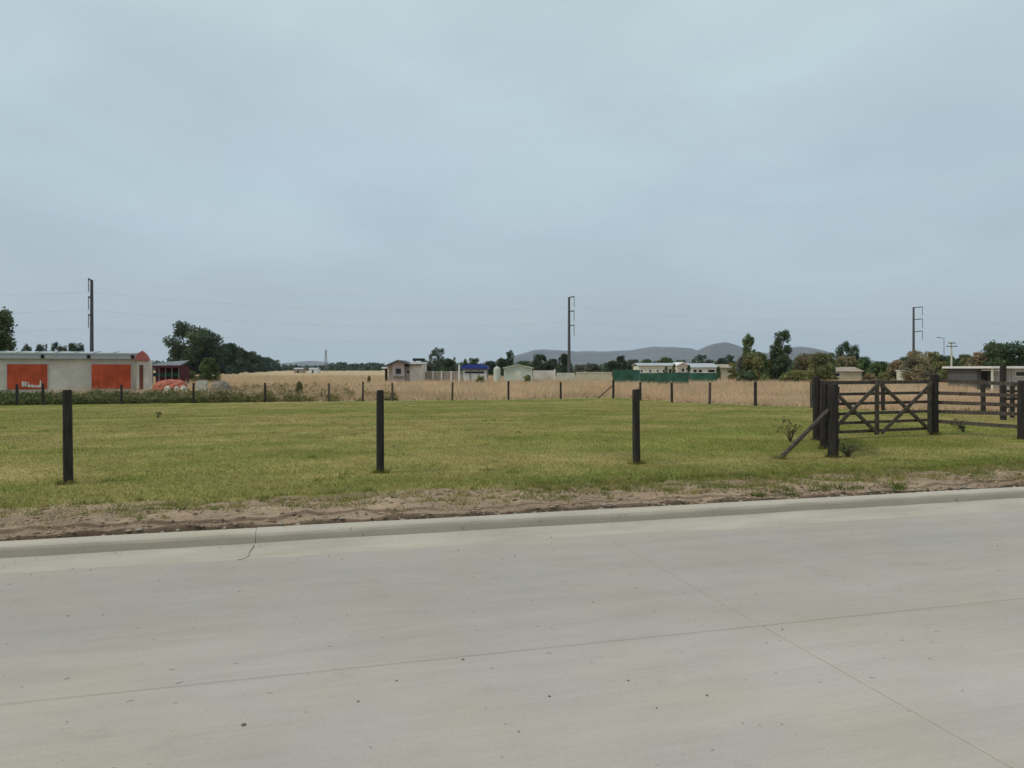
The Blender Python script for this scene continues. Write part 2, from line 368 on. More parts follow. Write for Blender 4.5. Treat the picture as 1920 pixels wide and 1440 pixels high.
# ------------------------------------------------------------------ road of concrete slabs and the kerb
road = struct(MB().box(-60, 60, -9.1, -0.03, -0.2, -0.007).build('road', M['joint'], None, (OX, OY, 0), TH))
def slab_mesh(L, W):
    g = 0.0045; c = 0.006
    b = MB(); x0, x1, y0, y1 = g, L - g, g, W - g
    vs_ = [(x0, y0, -0.12), (x1, y0, -0.12), (x1, y1, -0.12), (x0, y1, -0.12), (x0, y0, -c), (x1, y0, -c), (x1, y1, -c), (x0, y1, -c),
           (x0 + c, y0 + c, 0), (x1 - c, y0 + c, 0), (x1 - c, y1 - c, 0), (x0 + c, y1 - c, 0)]
    fs = [(3, 2, 1, 0), (8, 9, 10, 11)]
    for k in range(4):
        j = (k + 1) % 4; fs += [(k, j, 4 + j, 4 + k), (4 + k, 4 + j, 8 + j, 8 + k)]
    return b.add(vs_, fs).mesh('slab')
SL = 6.6
rows = ((-2.90, 2.865), (-5.88, 2.98), (-9.0, 3.12))
for v0, W in rows:
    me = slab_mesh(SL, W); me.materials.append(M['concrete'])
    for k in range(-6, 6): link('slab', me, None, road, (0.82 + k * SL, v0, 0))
kerb = struct(MB().box(-40, 45, 0.03, 0.19, -0.25, -0.03).build('kerb', M['joint'], None, (OX, OY, 0), TH))
prof = [(-0.035, -0.005), (0.0, 0.004), (0.018, 0.05), (0.03, 0.105), (0.042, 0.130), (0.062, 0.143), (0.10, 0.149), (0.19, 0.150), (0.20, 0.142), (0.203, -0.02), (-0.034, -0.028)]
KL = 4.54
def kerb_mesh():
    b = MB(); n = len(prof); st = [0.0015, 0.006] + [KL * k / 24 for k in range(1, 24)] + [KL - 0.006, KL - 0.0015]; vs_ = []
    for i, u in enumerate(st):
        e = 0.0025 if i in (0, len(st) - 1) else 0.0
        for j, (pv, pz) in enumerate(prof):
            wob = 0.003 * math.sin(u * 2.1 + j) if 0 < i < len(st) - 1 and j < 9 else 0
            vs_.append((u, pv + e * (1 if j < 7 else -1) + wob * 0.6, pz - e * (1 if 2 < j < 9 else 0) + wob * 0.4))
    fs = [tuple(range(n)), tuple(range((len(st) - 1) * n, len(st) * n))[::-1]]
    for i in range(len(st) - 1):
        for j in range(n):
            k = (j + 1) % n; fs.append((i * n + j, (i + 1) * n + j, (i + 1) * n + k, i * n + k))
    return b.add(vs_, fs).mesh('kerb_stone')
km = kerb_mesh(); km.materials.append(M['kerb'])
for k in range(-7, 9): link('kerb_stone', km, None, kerb, (-2.35 + k * KL, 0, 0))
# hairline crack running from the kerb joint across the gutter dust
b = MB(); pts = [(-2.36, -0.04), (-2.37, -0.12), (-2.39, -0.20), (-2.385, -0.27), (-2.42, -0.335), (-2.47, -0.36)]
dz = lambda v_: 0.0512 * max(0.02, 1 + v_ / 0.33)
for (u0, v0), (u1, v1) in zip(pts, pts[1:]): b.bar((u0, v0, dz(v0)), (u1, v1, dz(v1)), 0.006, 0.0028)
b.build('crack', mat('crack_dirt', (0.22, 0.18, 0.135), 0.95), road)

# pale dust drifted against the foot of the kerb, thinning out over the slabs
du = np.arange(-11, 15, 0.05); dv = np.linspace(0.012, -0.62, 26); DU, DV = np.meshgrid(du, dv)
wdt = 0.29 + 0.36 * (fbm(DU * 0.5, DU * 0 + 4.4, 91, 4) - 0.5)
DZ = 0.050 * np.clip(1 + DV / wdt, -.3, 1) ** 1.0 + 0.016 * (fbm(DU * 1.2, DV * 5, 93, 5) - 0.5); DZ = np.where(DV < -0.58, -0.02, DZ)
id_ = np.arange(DU.size).reshape(DU.shape); q = np.stack([id_[:-1, :-1], id_[1:, :-1], id_[1:, 1:], id_[:-1, 1:]], -1).reshape(-1, 4)
me = bpy.data.meshes.new('gutter_dust'); me.from_pydata(np.stack([DU, DV, DZ], -1).reshape(-1, 3).tolist(), [], q.tolist()); me.update(); me.polygons.foreach_set('use_smooth', np.ones(len(q), bool))
stuff(link('gutter_dust', me, mat('gutter_dust', (0.44, 0.392, 0.318), .95, .16, 2.5, .3, 60, stretch=(.4, 1.6, 1)), None, (OX, OY, 0), TH), 'pale dust drifted along the foot of the kerb', 'dust')

# ------------------------------------------------------------------ grass
def blades(P, h, wd, lean, az, C, m, name):
    n = len(P); la = rng.uniform(0, 2 * np.pi, n)
    wx = np.cos(az) * wd / 2; wy = np.sin(az) * wd / 2
    T = np.zeros((n, 3, 3)); T[:, 0] = P; T[:, 1] = P; T[:, 2] = P
    T[:, 0, 0] -= wx; T[:, 0, 1] -= wy; T[:, 1, 0] += wx; T[:, 1, 1] += wy
    T[:, 2, 0] += np.cos(la) * lean * h; T[:, 2, 1] += np.sin(la) * lean * h; T[:, 2, 2] += h
    return poly_soup(name, T, C, m)
def polar(n, d0, d1, e, r0=-0.85, r1=0.85):
    t = rng.uniform(0, 1, n); k = e + 1
    y = (d0 ** k + t * (d1 ** k - d0 ** k)) ** (1 / k); x = y * rng.uniform(r0, r1, n)
    return x, y
x, y = polar(430000, 6.5, 56, -0.75)
u, v = xy2uv(x, y)
keep = (v > 0.7) & (v < 42.6) & (right_field(u, v) < 0.5)
edge = dirt_edge(u) + 1.3 * (fbm(u * 2.2, v * 2.2, 51, 4) - 0.5)
pd = ss((v - edge + 0.15) / 0.7)
tuft = (fbm(u * 3.3, v * 3.3, 61, 3) > 0.55) & (v > 0.7)
keep &= (rng.uniform(0, 1, len(u)) < np.maximum(pd, tuft * 0.6))
x, y, u, v, pd = x[keep], y[keep], u[keep], v[keep], pd[keep]
n = len(x); zg = relief(u, v)
h = (0.016 + 0.022 * rng.uniform(0, 1, n) ** 1.6) * (0.7 + 0.6 * fbm(u * 1.3, v * 1.3, 63, 3)) * (1 + 0.5 * np.exp(-np.maximum(v - 2, 0)))
C = lawn_colour(u, v) * rng.uniform(0.85, 1.2, n)[:, None]
stw = rng.uniform(0, 1, n) < 0.14; C[stw] = STRAW * rng.uniform(0.9, 1.5, (stw.sum(), 1)) * 0.85
gn = rng.uniform(0, 1, n) < 0.10; C[gn] = DGREEN * rng.uniform(0.7, 1.2, (gn.sum(), 1))
lawn = blades(np.stack([x, y, zg - 0.004], -1), h, 0.005 + y * 0.0006, 0.75, rng.uniform(0, 2 * np.pi, n), C, M['blade'], 'lawn_grass')
stuff(lawn, 'short green and straw coloured mown grass of the paddock', 'grass')

# weeds and straw in the bare verge
P = []; Hh = []; Wd = []; Cc = []; Ln = []
def clump(u0, v0, n, r, h0, h1, col, wd=0.008, lean=0.9):
    uu = u0 + rng.normal(0, r, n); vv = v0 + rng.normal(0, r * 0.7, n); vv = np.maximum(vv, 0.24)
    xx, yy = uv2xy(uu, vv); P.append(np.stack([xx, yy, relief(uu, vv) - 0.003], -1))
    Hh.append(rng.uniform(h0, h1, n)); Wd.append(np.full(n, wd)); Ln.append(np.full(n, lean))
    Cc.append(np.array(col) * rng.uniform(0.7, 1.35, (n, 1)))
for k in range(1300):
    u0 = rng.uniform(-7, 10.5) if rng.uniform() < .55 else rng.uniform(0.5, 10.5); v0 = 0.45 + 1.9 * rng.uniform() ** 0.6
    g = rng.uniform()
    col = DGREEN if g < 0.35 else (GREEN if g < 0.6 else STRAW * 0.9)
    clump(u0, v0, int(rng.integers(8, 34)), rng.uniform(0.02, 0.09), 0.02, 0.075, col)
for k in range(20): clump(rng.uniform(2.7, 5.0), rng.uniform(0.30, 0.62), 26, 0.05, 0.025, 0.075, DGREEN * 0.9, 0.014, 0.8)
for k in range(9): clump(rng.uniform(5.2, 8.5), rng.uniform(0.30, 0.6), 18, 0.06, 0.02, 0.06, GREEN * 0.8, 0.012, 0.9)
for k in range(2600): clump(rng.uniform(-7, 10.5), rng.uniform(0.4, 2.4), 2, 0.03, 0.008, 0.02, STRAW * 1.25, 0.006, 5.0)
for px, Y in ((128, 9.62), (713, 10.70), (1193.5, 11.66), (1562, 12.55), (1547, 14.0), (1531, 15.6), (1752, 16.9), (1921, 15.6), (1459, 12.3)):
    for k in range(9):
        an = rng.uniform(0, 6.28); u0, v0 = xy2uv(X(px, Y) + .10 * math.cos(an), Y + .10 * math.sin(an)); clump(u0, v0, 22, 0.025, 0.03, 0.10, GREEN * .8 if k % 3 else STRAW * .9)
for k in range(150):
    yy_ = rng.uniform(9.5, 34); u0, v0 = xy2uv(yy_ * rng.uniform(-.7, .6), yy_)
    if 2.6 < v0 < 40: clump(u0, v0, 26, rng.uniform(.04, .16), 0.03, 0.075, DGREEN * .85 if rng.uniform() < .6 else STRAW, 0.010)
verge = blades(np.concatenate(P), np.concatenate(Hh), np.concatenate(Wd), np.concatenate(Ln), rng.uniform(0, 6.28, sum(map(len, P))), np.concatenate(Cc), M['blade'], 'verge_weeds')
stuff(verge, 'sparse weeds and dead straw on the bare earth behind the kerb', 'weeds')
# clods and crumbs of earth and broken concrete behind the kerb
n = 5200
u = rng.uniform(-7, 10.5, n); v = 0.21 + 1.9 * rng.uniform(0, 1, n) ** 1.7; s = 0.006 + 0.026 * rng.uniform(0, 1, n) ** 3
pc = rng.uniform(0, 1, n) < 0.07; v[pc] = rng.uniform(0.215, 0.31, pc.sum()); s[pc] = 0.008 + 0.03 * rng.uniform(0, 1, pc.sum()) ** 2 + 0 * rng.uniform(0.012, 0.034, pc.sum())
x, y = uv2xy(u, v); zc = relief(u, v) + s * 0.2; zc[pc] = np.maximum(zc[pc], 0.125 + rng.uniform(0, .02, pc.sum()))
oc = np.array([(1, 0, 0), (0, 1, 0), (-1, 0, 0), (0, -1, 0), (0, 0, 1), (0, 0, -1)], float)
fo = [(0, 1, 4), (1, 2, 4), (2, 3, 4), (3, 0, 4), (1, 0, 5), (2, 1, 5), (3, 2, 5), (0, 3, 5)]
T = []
for k in range(n):
    vv = oc * s[k] * rng.uniform(0.5, 1.3, (6, 3)) * np.array([1.2, 1.0, 0.6]); an = rng.uniform(0, 6.28); c_, s_ = math.cos(an), math.sin(an)
    vv = np.stack([vv[:, 0] * c_ - vv[:, 1] * s_, vv[:, 0] * s_ + vv[:, 1] * c_, vv[:, 2]], -1) + np.array([x[k], y[k], zc[k]])
    T += [vv[list(f)] for f in fo]
cc = np.where(pc[:, None] & (rng.uniform(0, 1, (n, 1)) < 0.7), np.array([[0.30, 0.265, 0.21]]), DIRT * rng.uniform(0.4, 1.2, (n, 1)))
stuff(poly_soup('verge_clods', np.array(T), np.repeat(cc, 8, 0), mat_attr('clod', 0.95)), 'crumbs of brown earth and broken concrete along the kerb', 'rubble')

# grit blown over the slabs, thickest near the gutter
n = 900
u = rng.uniform(-7, 10, n); v = -0.05 - 6.2 * rng.uniform(0, 1, n) ** 3.2; sz = 0.0015 + 0.005 * rng.uniform(0, 1, n) ** 4
x, y = uv2xy(u, v); T = []
zr = np.maximum(0, 0.050 * (1 + v / 0.29)) + 0.002
for k in range(n):
    vv = oc * sz[k] * rng.uniform(0.5, 1.4, (6, 3)) * np.array([1.3, 1.0, 0.6]) + np.array([x[k], y[k], zr[k] + sz[k] * .3]); T += [vv[list(f)] for f in fo]
stuff(poly_soup('road_grit', np.array(T), np.repeat(np.array([[.22, .19, .15]]) * rng.uniform(.4, 1.3, (n, 1)), 8, 0), mat_attr('grit', 0.95)), 'fine grit scattered over the concrete slabs', 'grit')

# tall dry grass of the field beyond the paddock
def dry_patch(n, gen):
    x, y, hs = gen(n); u, v = xy2uv(x, y)
    return x, y, u, v, hs
xs = []; ys = []
x, y = polar(330000, 40, 190, -1.25, -0.62, 0.62); u, v = xy2uv(x, y)
lw = 1 - ss((u + 0.16 * v + 8) / 9)
k = (v > 42.75) & (rng.uniform(0, 1, len(x)) > lw * 0.75 * (1 - ss((v - 56) / 14)))
xs.append(x[k]); ys.append(y[k])
x, y = polar(170000, 22, 62, -0.6, 0.12, 0.98); u, v = xy2uv(x, y)
k = (right_field(u, v) > rng.uniform(0.3, 0.9, len(u))) & (v < 43)
xs.append(x[k]); ys.append(y[k])
x = np.concatenate(xs); y = np.concatenate(ys); u, v = xy2uv(x, y); n = len(x)
nn = fbm(u * 0.22, v * 0.3, 71, 4); n2 = fbm(u * 1.1, v * 1.3, 73, 3)
h = (0.34 + 0.55 * nn + 0.3 * (n2 - 0.4)) * rng.uniform(0.55, 1.15, n)
h *= 0.75 + 0.9 * np.clip(fbm(u * 0.8, v * 0.8, 75, 3) - 0.3, 0, 1)
h *= 0.45 + 0.55 * ss((v - 42.7) / 2.2 + right_field(u, v) * 2 * (v < 42.7))
mo = fbm(u * 0.5, v * 0.35, 79, 4)
C = DRY[None] * (0.55 + 0.5 * nn[:, None] + 0.45 * mo[:, None]) * rng.uniform(0.82, 1.2, (n, 1))
red = np.clip((fbm(u * 0.15, v * 0.25, 77, 3) - 0.5) * 3, 0, 1)[:, None]
C = C * (1 - red) + C * np.array([1.04, 0.90, 0.86]) * red
gr = rng.uniform(0, 1, n) < 0.10 + 0.25 * np.clip((0.45 - nn) * 3, 0, 1); C[gr] = (GREEN * 0.5 + STRAW * 0.5) * rng.uniform(0.7, 1.2, (gr.sum(), 1))
th = rng.uniform(0, 1, n) < 0.75 * (1 - ss((v - 42.75) / 0.9)) * (v < 44) * ((v > 42.7) | (np.abs(right_field(u, v) - 0.6) < 0.25)); h[th] *= 0.55; C[th] = np.array([0.10, 0.085, 0.04]) * rng.uniform(0.6, 1.4, (th.sum(), 1))  # dark short blades stand in for the shadow line at the fence foot
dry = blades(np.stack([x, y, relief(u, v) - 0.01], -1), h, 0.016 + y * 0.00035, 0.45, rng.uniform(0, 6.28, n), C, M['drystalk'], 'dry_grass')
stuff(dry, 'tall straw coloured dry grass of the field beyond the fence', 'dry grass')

# green weeds along the far fence at the left
n = 1700
px = rng.uniform(-90, 740, n); r = (px - 960) / FPX
vv = 42.8 + (9 + 26 * ss((px - 330) / 200)) * rng.uniform(0, 1, n) ** 1.7
yy = (OY + vv / CT) / (1 - r * math.tan(TH)); xx = r * yy
u0, v0 = xy2uv(xx, yy)
dens = 1 - 0.72 * ss((px - 480) / 240)
kp = rng.uniform(0, 1, n) < dens
T = []; Cw = []
for k in np.where(kp)[0]:
    m_ = 70; rad = rng.uniform(0.25, 0.7); hh = rng.uniform(0.35, 0.85) * (0.75 + 0.7 * (fbm(np.array(u0[k] * 0.3), np.array(v0[k] * 0.3), 81, 3) - 0.2)) * (0.65 if v0[k] < 44 else 1.0)
    d = rng.normal(0, 1, (m_, 3)); d[:, 2] = np.abs(d[:, 2]); d /= np.linalg.norm(d, axis=1)[:, None]
    p = d * np.array([rad, rad, hh]) * (0.45 + 0.55 * rng.uniform(0, 1, (m_, 1))) + np.array([xx[k], yy[k], float(relief(u0[k], v0[k]))])
    a_ = rng.normal(0, 1, (m_, 3)); a_ /= np.linalg.norm(a_, axis=1)[:, None]; b_ = np.cross(a_, rng.normal(0, 1, (m_, 3))); b_ /= np.linalg.norm(b_, axis=1)[:, None]
    sz = rng.uniform(0.05, 0.13, (m_, 1))
    T.append(np.stack([p - a_ * sz, p + b_ * sz * 0.6, p + a_ * sz], 1))
    g = rng.uniform()
    g = g * (1 - 0.25 * (px[k] < 330)) + 0.30 * float(ss((px[k] - 380) / 150)) * (v0[k] > 44)
    base = np.array([0.105, 0.120, 0.044]) if g < 0.5 else (np.array([0.16, 0.16, 0.05]) if g < 0.88 else np.array([0.30, 0.23, 0.10]))
    Cw.append(base * rng.uniform(0.65, 1.35, (m_, 1)))
stuff(poly_soup('fence_weeds', np.concatenate(T), np.concatenate(Cw), M['leafw']), 'rank green weeds growing along the far fence by the orange and white building', 'weeds')

# ------------------------------------------------------------------ fence posts
def post_mesh(name, wd, h, seed, buried=0.12, taper=0.95, rnd=0.18):
    r_ = random.Random(seed); b = MB(); n = 8; c = wd * rnd; hw = wd / 2
    ring = [(-hw + c, -hw), (hw - c, -hw), (hw, -hw + c), (hw, hw - c), (hw - c, hw), (-hw + c, hw), (-hw, hw - c), (-hw, -hw + c)]
    lv = [(-buried, 1), (0, 1), (h * 0.3, 0.99), (h * 0.65, 0.5 + taper / 2), (h - 0.02, taper), (h, taper * 0.9)]
    vs_ = []; bx_, by_ = r_.uniform(-.012, .012), r_.uniform(-.012, .012)
    for i, (z, s) in enumerate(lv):
        t = max(z, 0) / h; o = math.sin(t * 3.1) * 0.8
        for (x, y) in ring:
            zz = z + (r_.uniform(-.008, .008) if i >= 4 else 0) + (x * r_.uniform(-.1, .1) if i == 5 else 0)
            vs_.append((x * s * r_.uniform(.97, 1.03) + bx_ * o, y * s * r_.uniform(.97, 1.03) + by_ * o, zz))
    fs = [tuple(range(n))[::-1], tuple(range((len(lv) - 1) * n, len(lv) * n))]
    for i in range(len(lv) - 1):
        for j in range(n): fs.append((i * n + j, i * n + (j + 1) % n, (i + 1) * n + (j + 1) % n, (i + 1) * n + j))
    return b.add(vs_, fs).mesh(name)
def post(name, x, y, h, wd, label, group, seed, m='timber', tilt=(0, 0), rz=TH, cat='fence post'):
    o = link(name, post_mesh(name, wd, h, seed), M[m], None, (x, y, gz(x, y)))
    o.rotation_euler = (R(tilt[0]), R(tilt[1]), rz); return tag(o, label, cat, group)
near = [(128, 9.62, 1.21, (0.0, -0.6), 'tall dark square timber post on the lawn nearest the left edge'),
        (713, 10.70, 1.18, (0.2, -0.1), 'dark timber post with reddish top, middle of three on the lawn'),
        (1193.5, 11.66, 1.165, (0.1, -0.5), 'dark timber post on the lawn nearest the corral gate')]
for i, (px, Y, h, t, lb) in enumerate(near): post('fence_post', X(px, Y), Y, h, 0.102, lb, 'timber posts along the roadside lawn', 10 + i, 'timber', t)
FC = (7.19, 53.0)
far_left = [(32, 'far fence post before the left orange panel, nearest the left edge'), (81, 'far fence post at the right edge of the left orange panel'),
            (228, 'far fence post in front of the right orange panel'), (363, 'far fence post beside the pale blocks and orange heap'), (497, 'far fence post among the green weeds, left of the distant mast'),
            (617, 'far fence post directly below the distant mast'), (680, 'far fence post just left of the middle lawn post'), (736, 'far fence post below the pink gabled house'),
            (848, 'far fence post in dry grass left of the blue roof'), (953.5, 'far fence post in dry grass below the pale green shed'), (1051.5, 'far fence post in dry grass just left of the middle power pole')]
for i, (px, lb) in enumerate(far_left):
    r_ = (px - 960) / FPX; tt = math.tan(TH); Y = (FC[1] - FC[0] * tt) / (1 - r_ * tt)
    post('fence_post', r_ * Y, Y, 1.22 + 0.05 * math.sin(i * 2.3), 0.13, lb, 'posts of the far fence line', 40 + i, 'timber_old' if 4 < i < 9 else 'timber', (random.uniform(-1, 1), random.uniform(-1.2, 1.2)))
cp = thing('corner_post', 'braced corner post of the far fence, in dry grass right of the middle power pole', 'fence post', (FC[0], FC[1], gz(*FC)), TH, 'posts of the far fence line')
link('post', post_mesh('post', 0.14, 1.30, 70), M['timber'], cp)
MB().tube((-1.15, 0, 0.02), (-0.06, 0, 0.92), 0.05, 0.045, 8).build('strut', M['timber_old'], cp)
rl = ['first side fence post from the far braced corner', 'second side fence post from the far braced corner', 'third side fence post from the far braced corner',
      'dark side fence post in front of the two slim trees', 'brown side fence post half hidden by the leftmost corral posts', 'side fence post seen through the right half of the gate', 'side fence post seen through the rails right of the gate']
for k in range(1, 8):
    x_, y_ = FC[0] + 1.247 * k, FC[1] - 3.91 * k
    if k == 7: x_, y_ = X(1844, 25.6), 25.6
    post('fence_post', x_, y_, 1.2, 0.13, rl[k - 1], 'posts of the side fence line', 80 + k, 'timber_old' if k in (3, 5) else 'timber', (random.uniform(-1, 1), random.uniform(-1, 1)))

# ------------------------------------------------------------------ corral: wing with strut, gate, rail fence
def rail(parent, p0, p1, wd=0.10, th=0.05, m='timber_old', name='rail'):
    return MB().bar(p0, p1, wd, th).build(name, M[m], parent)
A = Vector((X(1562, 12.55), 12.55)); B = Vector((X(1531, 15.6), 15.6)); mid = A.lerp(B, 0.48)
wing = thing('wing_fence', 'dark timber corral wing of three thick posts with a slanting strut', 'fence', (A.x, A.y, gz(A.x, A.y)), 0)
def loc(p, z=0): return (p.x - A.x, p.y - A.y, gz(p.x, p.y) - gz(A.x, A.y) + z)
for i, (p, hh, wd, dx) in enumerate(((A, 1.24, 0.165, 0), (mid, 1.24, 0.15, 0), (B, 1.33, 0.155, 0))):
    o = link('post', post_mesh('post', wd, hh, 101 + i, rnd=0.28), M['timber'], wing, loc(p)); o.rotation_euler = (0, R((-0.3, 0.3, -0.4)[i]), R(18))
dAB = (B - A).normalized(); nAB = Vector((dAB.y, -dAB.x))
for k, zr in enumerate((1.14, 0.92, 0.70, 0.48, 0.26)):
    p0 = A + nAB * 0.085 + dAB * 0.02; p1 = B + nAB * 0.085
    rail(wing, loc(p0, zr), loc(p1, zr), 0.10, 0.035, 'timber_old')
S0 = Vector((X(1459, 12.3), 12.3)); S1 = A + Vector((-0.085, -0.02))
MB().tube(loc(S0, -0.02), loc(S1, 0.80), 0.038, 0.034, 9).build('strut', M['timber_old'], wing)

Bp = Vector((X(1752, 16.9), 16.9))
GL = B + (Bp - B).normalized() * 0.10; GR = Bp - (Bp - B).normalized() * 0.16
gd = (GR - GL); glen = gd.length; gang = math.atan2(gd.y, gd.x)
gate = thing('timber_gate', 'weathered wooden field gate with two crossed braces and six bars', 'gate', (GL.x, GL.y, gz(GL.x, GL.y) + 0.09), gang)
GH = 1.16
for zr, wd in ((GH - 0.05, 0.075), (0.865, 0.06), (0.66, 0.06), (0.445, 0.06), (0.25, 0.06), (0.06, 0.06)):
    rail(gate, (0, 0, zr), (glen, 0, zr), wd, 0.045, 'timber_old', 'bar')
for xs_ in (0.05, glen * 0.485, glen - 0.05):
    MB().bar((xs_, -0.045, -0.02), (xs_, -0.045, GH), 0.095, 0.04, (1, 0, 0)).build('stile', M['timber_old'], gate)
for x0, x1 in ((0.08, glen * 0.47), (glen * 0.50, glen - 0.08)):
    MB().bar((x0, -0.088, GH - 0.08), (x1, -0.088, 0.02), 0.07, 0.035).build('brace', M['timber_old'], gate)
    MB().bar((x0, -0.128, 0.02), (x1, -0.128, GH - 0.08), 0.07, 0.035).build('brace', M['timber_old'], gate)
MB().tube((glen - 0.02, 0, 0.95), (glen + 0.20, 0, 0.95), 0.013).build('latch', M['steel'], gate)
for zr in (0.25, 1.0): MB().bar((-0.10, 0.03, zr), (0.35, 0.03, zr), 0.04, 0.012).build('hinge', M['steel'], gate)

Cp = Vector((X(1921, 15.6), 15.6))
rf_ = thing('rail_fence', 'five railed dark timber fence panel right of the gate with two thick posts', 'fence', (Bp.x, Bp.y, gz(Bp.x, Bp.y)), 0)
def loc2(p, z=0): return (p.x - Bp.x, p.y - Bp.y, gz(p.x, p.y) - gz(Bp.x, Bp.y) + z)
for i, (p, hh, wd) in enumerate(((Bp, 1.36, 0.17), (Cp, 1.22, 0.24))):
    o = link('post', post_mesh('post', wd, hh, 121 + i, rnd=0.25), M['timber'], rf_, loc2(p)); o.rotation_euler = (0, 0, R(12))
for a_, b_ in ((713, 721), (737, 742), (754.5, 760), (772, 776.5), (790, 801)):
    z0 = Z(a_, Bp.y) - gz(Bp.x, Bp.y); z1 = Z(b_, Cp.y) - gz(Cp.x, Cp.y)
    rail(rf_, loc2(Bp + Vector((0.02, 0.07)), z0), loc2(Cp + Vector((0, 0.09)), z1), 0.076, 0.035)
# a second, farther pen that leaves the picture to the right
D0 = Vector((X(1881, 22.2), 22.2)); D1 = Vector((X(1898, 23.4), 23.4)); D2 = Vector((X(1975, 21.4), 21.4))
pen = thing('pen_fence', 'farther pen fence with one tall dark post before the low white building', 'fence', (D0.x, D0.y, gz(D0.x, D0.y)), 0)
def loc3(p, z=0): return (p.x - D0.x, p.y - D0.y, gz(p.x, p.y) - gz(D0.x, D0.y) + z)
for i, (p, hh, wd) in enumerate(((D0, 1.62, 0.15), (D1, 1.12, 0.11), (D2, 1.2, 0.14))):
    link('post', post_mesh('post', wd, hh, 131 + i), M['timber'], pen, loc3(p))
for zr in (1.1, 0.86, 0.62, 0.38):
    rail(pen, loc3(D0 + Vector((0, .09)), zr), loc3(D1 + Vector((0, -.07)), zr * 0.97), 0.08, 0.035); rail(pen, loc3(D1 + Vector((0, -.11)), zr * 0.97), loc3(D2 + Vector((0, .09)), zr), 0.08, 0.035)

# ------------------------------------------------------------------ small plants
def plant(name, x, y, h, rad, label, stem_c, leaf_c, nst, nlf, seed, lf=0.05, cat='shrub'):
    r_ = np.random.default_rng(seed); t = thing(name, label, cat, (x, y, gz(x, y)))
    b = MB(); tips = []
    for k in range(nst):
        an = r_.uniform(0, 6.28); rr = rad * r_.uniform(0.2, 1); tip = (rr * math.cos(an), rr * math.sin(an), h * r_.uniform(0.6, 1))
        m1 = (tip[0] * 0.35, tip[1] * 0.35, tip[2] * 0.55); b.tube((0, 0, -0.02), m1, 0.008, 0.006, 5); b.tube(m1, tip, 0.006, 0.003, 5); tips += [m1, tip, tip]
    b.build('stem', mat(name + '_stem', stem_c, 0.9), t)
    c = np.array([tips[i] for i in r_.integers(0, len(tips), nlf)]) + r_.normal(0, rad * 0.18, (nlf, 3))
    c[:, 2] = np.maximum(c[:, 2], 0.02)
    a_ = r_.normal(0, 1, (nlf, 3)); a_ /= np.linalg.norm(a_, axis=1)[:, None]; b_ = np.cross(a_, r_.normal(0, 1, (nlf, 3))); b_ /= np.linalg.norm(b_, axis=1)[:, None]
    s = lf * r_.uniform(0.5, 1.2, (nlf, 1))
    poly_soup('foliage', np.stack([c - a_ * s, c + b_ * s * .5, c + a_ * s, c - b_ * s * .5], 1), np.array(leaf_c) * r_.uniform(.6, 1.4, (nlf, 1)), M['leafw'], t)
    return t
plant('sapling', X(1482, 15.2), 15.2, 0.42, 0.26, 'small reddish brown leafed sapling on the lawn behind the slanting strut', (.06, .04, .03), (.15, .10, .045), 9, 120, 1, 0.032)
plant('low_bush', X(1806, 17.6), 17.6, 0.24, 0.22, 'dark low bush on the grass behind the rails right of the gate', (.05, .04, .03), (.075, .08, .035), 9, 140, 2, 0.035)
plant('weed_tuft', X(1590, 12.6), 12.6, 0.24, 0.30, 'grey green wiry weed at the foot of the front corral post', (.09, .09, .05), (.13, .135, .07), 26, 150, 3, 0.022, 'weed')
plant('lawn_weed', X(297, 26.5), 26.5, 0.2, 0.10, 'lone small dark weed on the far lawn at left', (.05, .05, .03), (.09, .075, .035), 5, 40, 4, 0.035, 'weed')

# ------------------------------------------------------------------ litter on the road
for (px, py, s, lb) in ((457, 1360, .0095, 'dark brown crumpled leaf on the concrete road at lower left'), (868, 1237, .007, 'small dark pebble just below the long road joint'),
                        (1030, 1306, .006, 'tiny dark pebble on the road right of centre')):
    Y = FPX * EYE / (py - HOR); r_ = random.Random(px); b = MB(); n = 7; vs_ = []
    for i, (zf, rf) in enumerate(((0, .8), (.35, 1), (.7, .75))):
        for k in range(n):
            t = 6.283 * k / n; q_ = s * rf * r_.uniform(.75, 1.2); vs_.append((q_ * math.cos(t) * 1.3, q_ * math.sin(t), s * zf * r_.uniform(.7, 1.2) if zf else 0.0))
    vs_.append((0, 0, s * .85))
    fs = [tuple(range(n))[::-1]] + [(i * n + j, i * n + (j + 1) % n, (i + 1) * n + (j + 1) % n, (i + 1) * n + j) for i in range(2) for j in range(n)] + [(2 * n + j, 2 * n + (j + 1) % n, 3 * n) for j in range(n)]
    o = b.add(vs_, fs).build('dead_leaf' if px == 457 else 'pebble', mat('litter', (.13, .10, .075), .9), None, (X(px, Y), Y, 0.0)); tag(o, lb, 'leaf' if px == 457 else 'pebble')

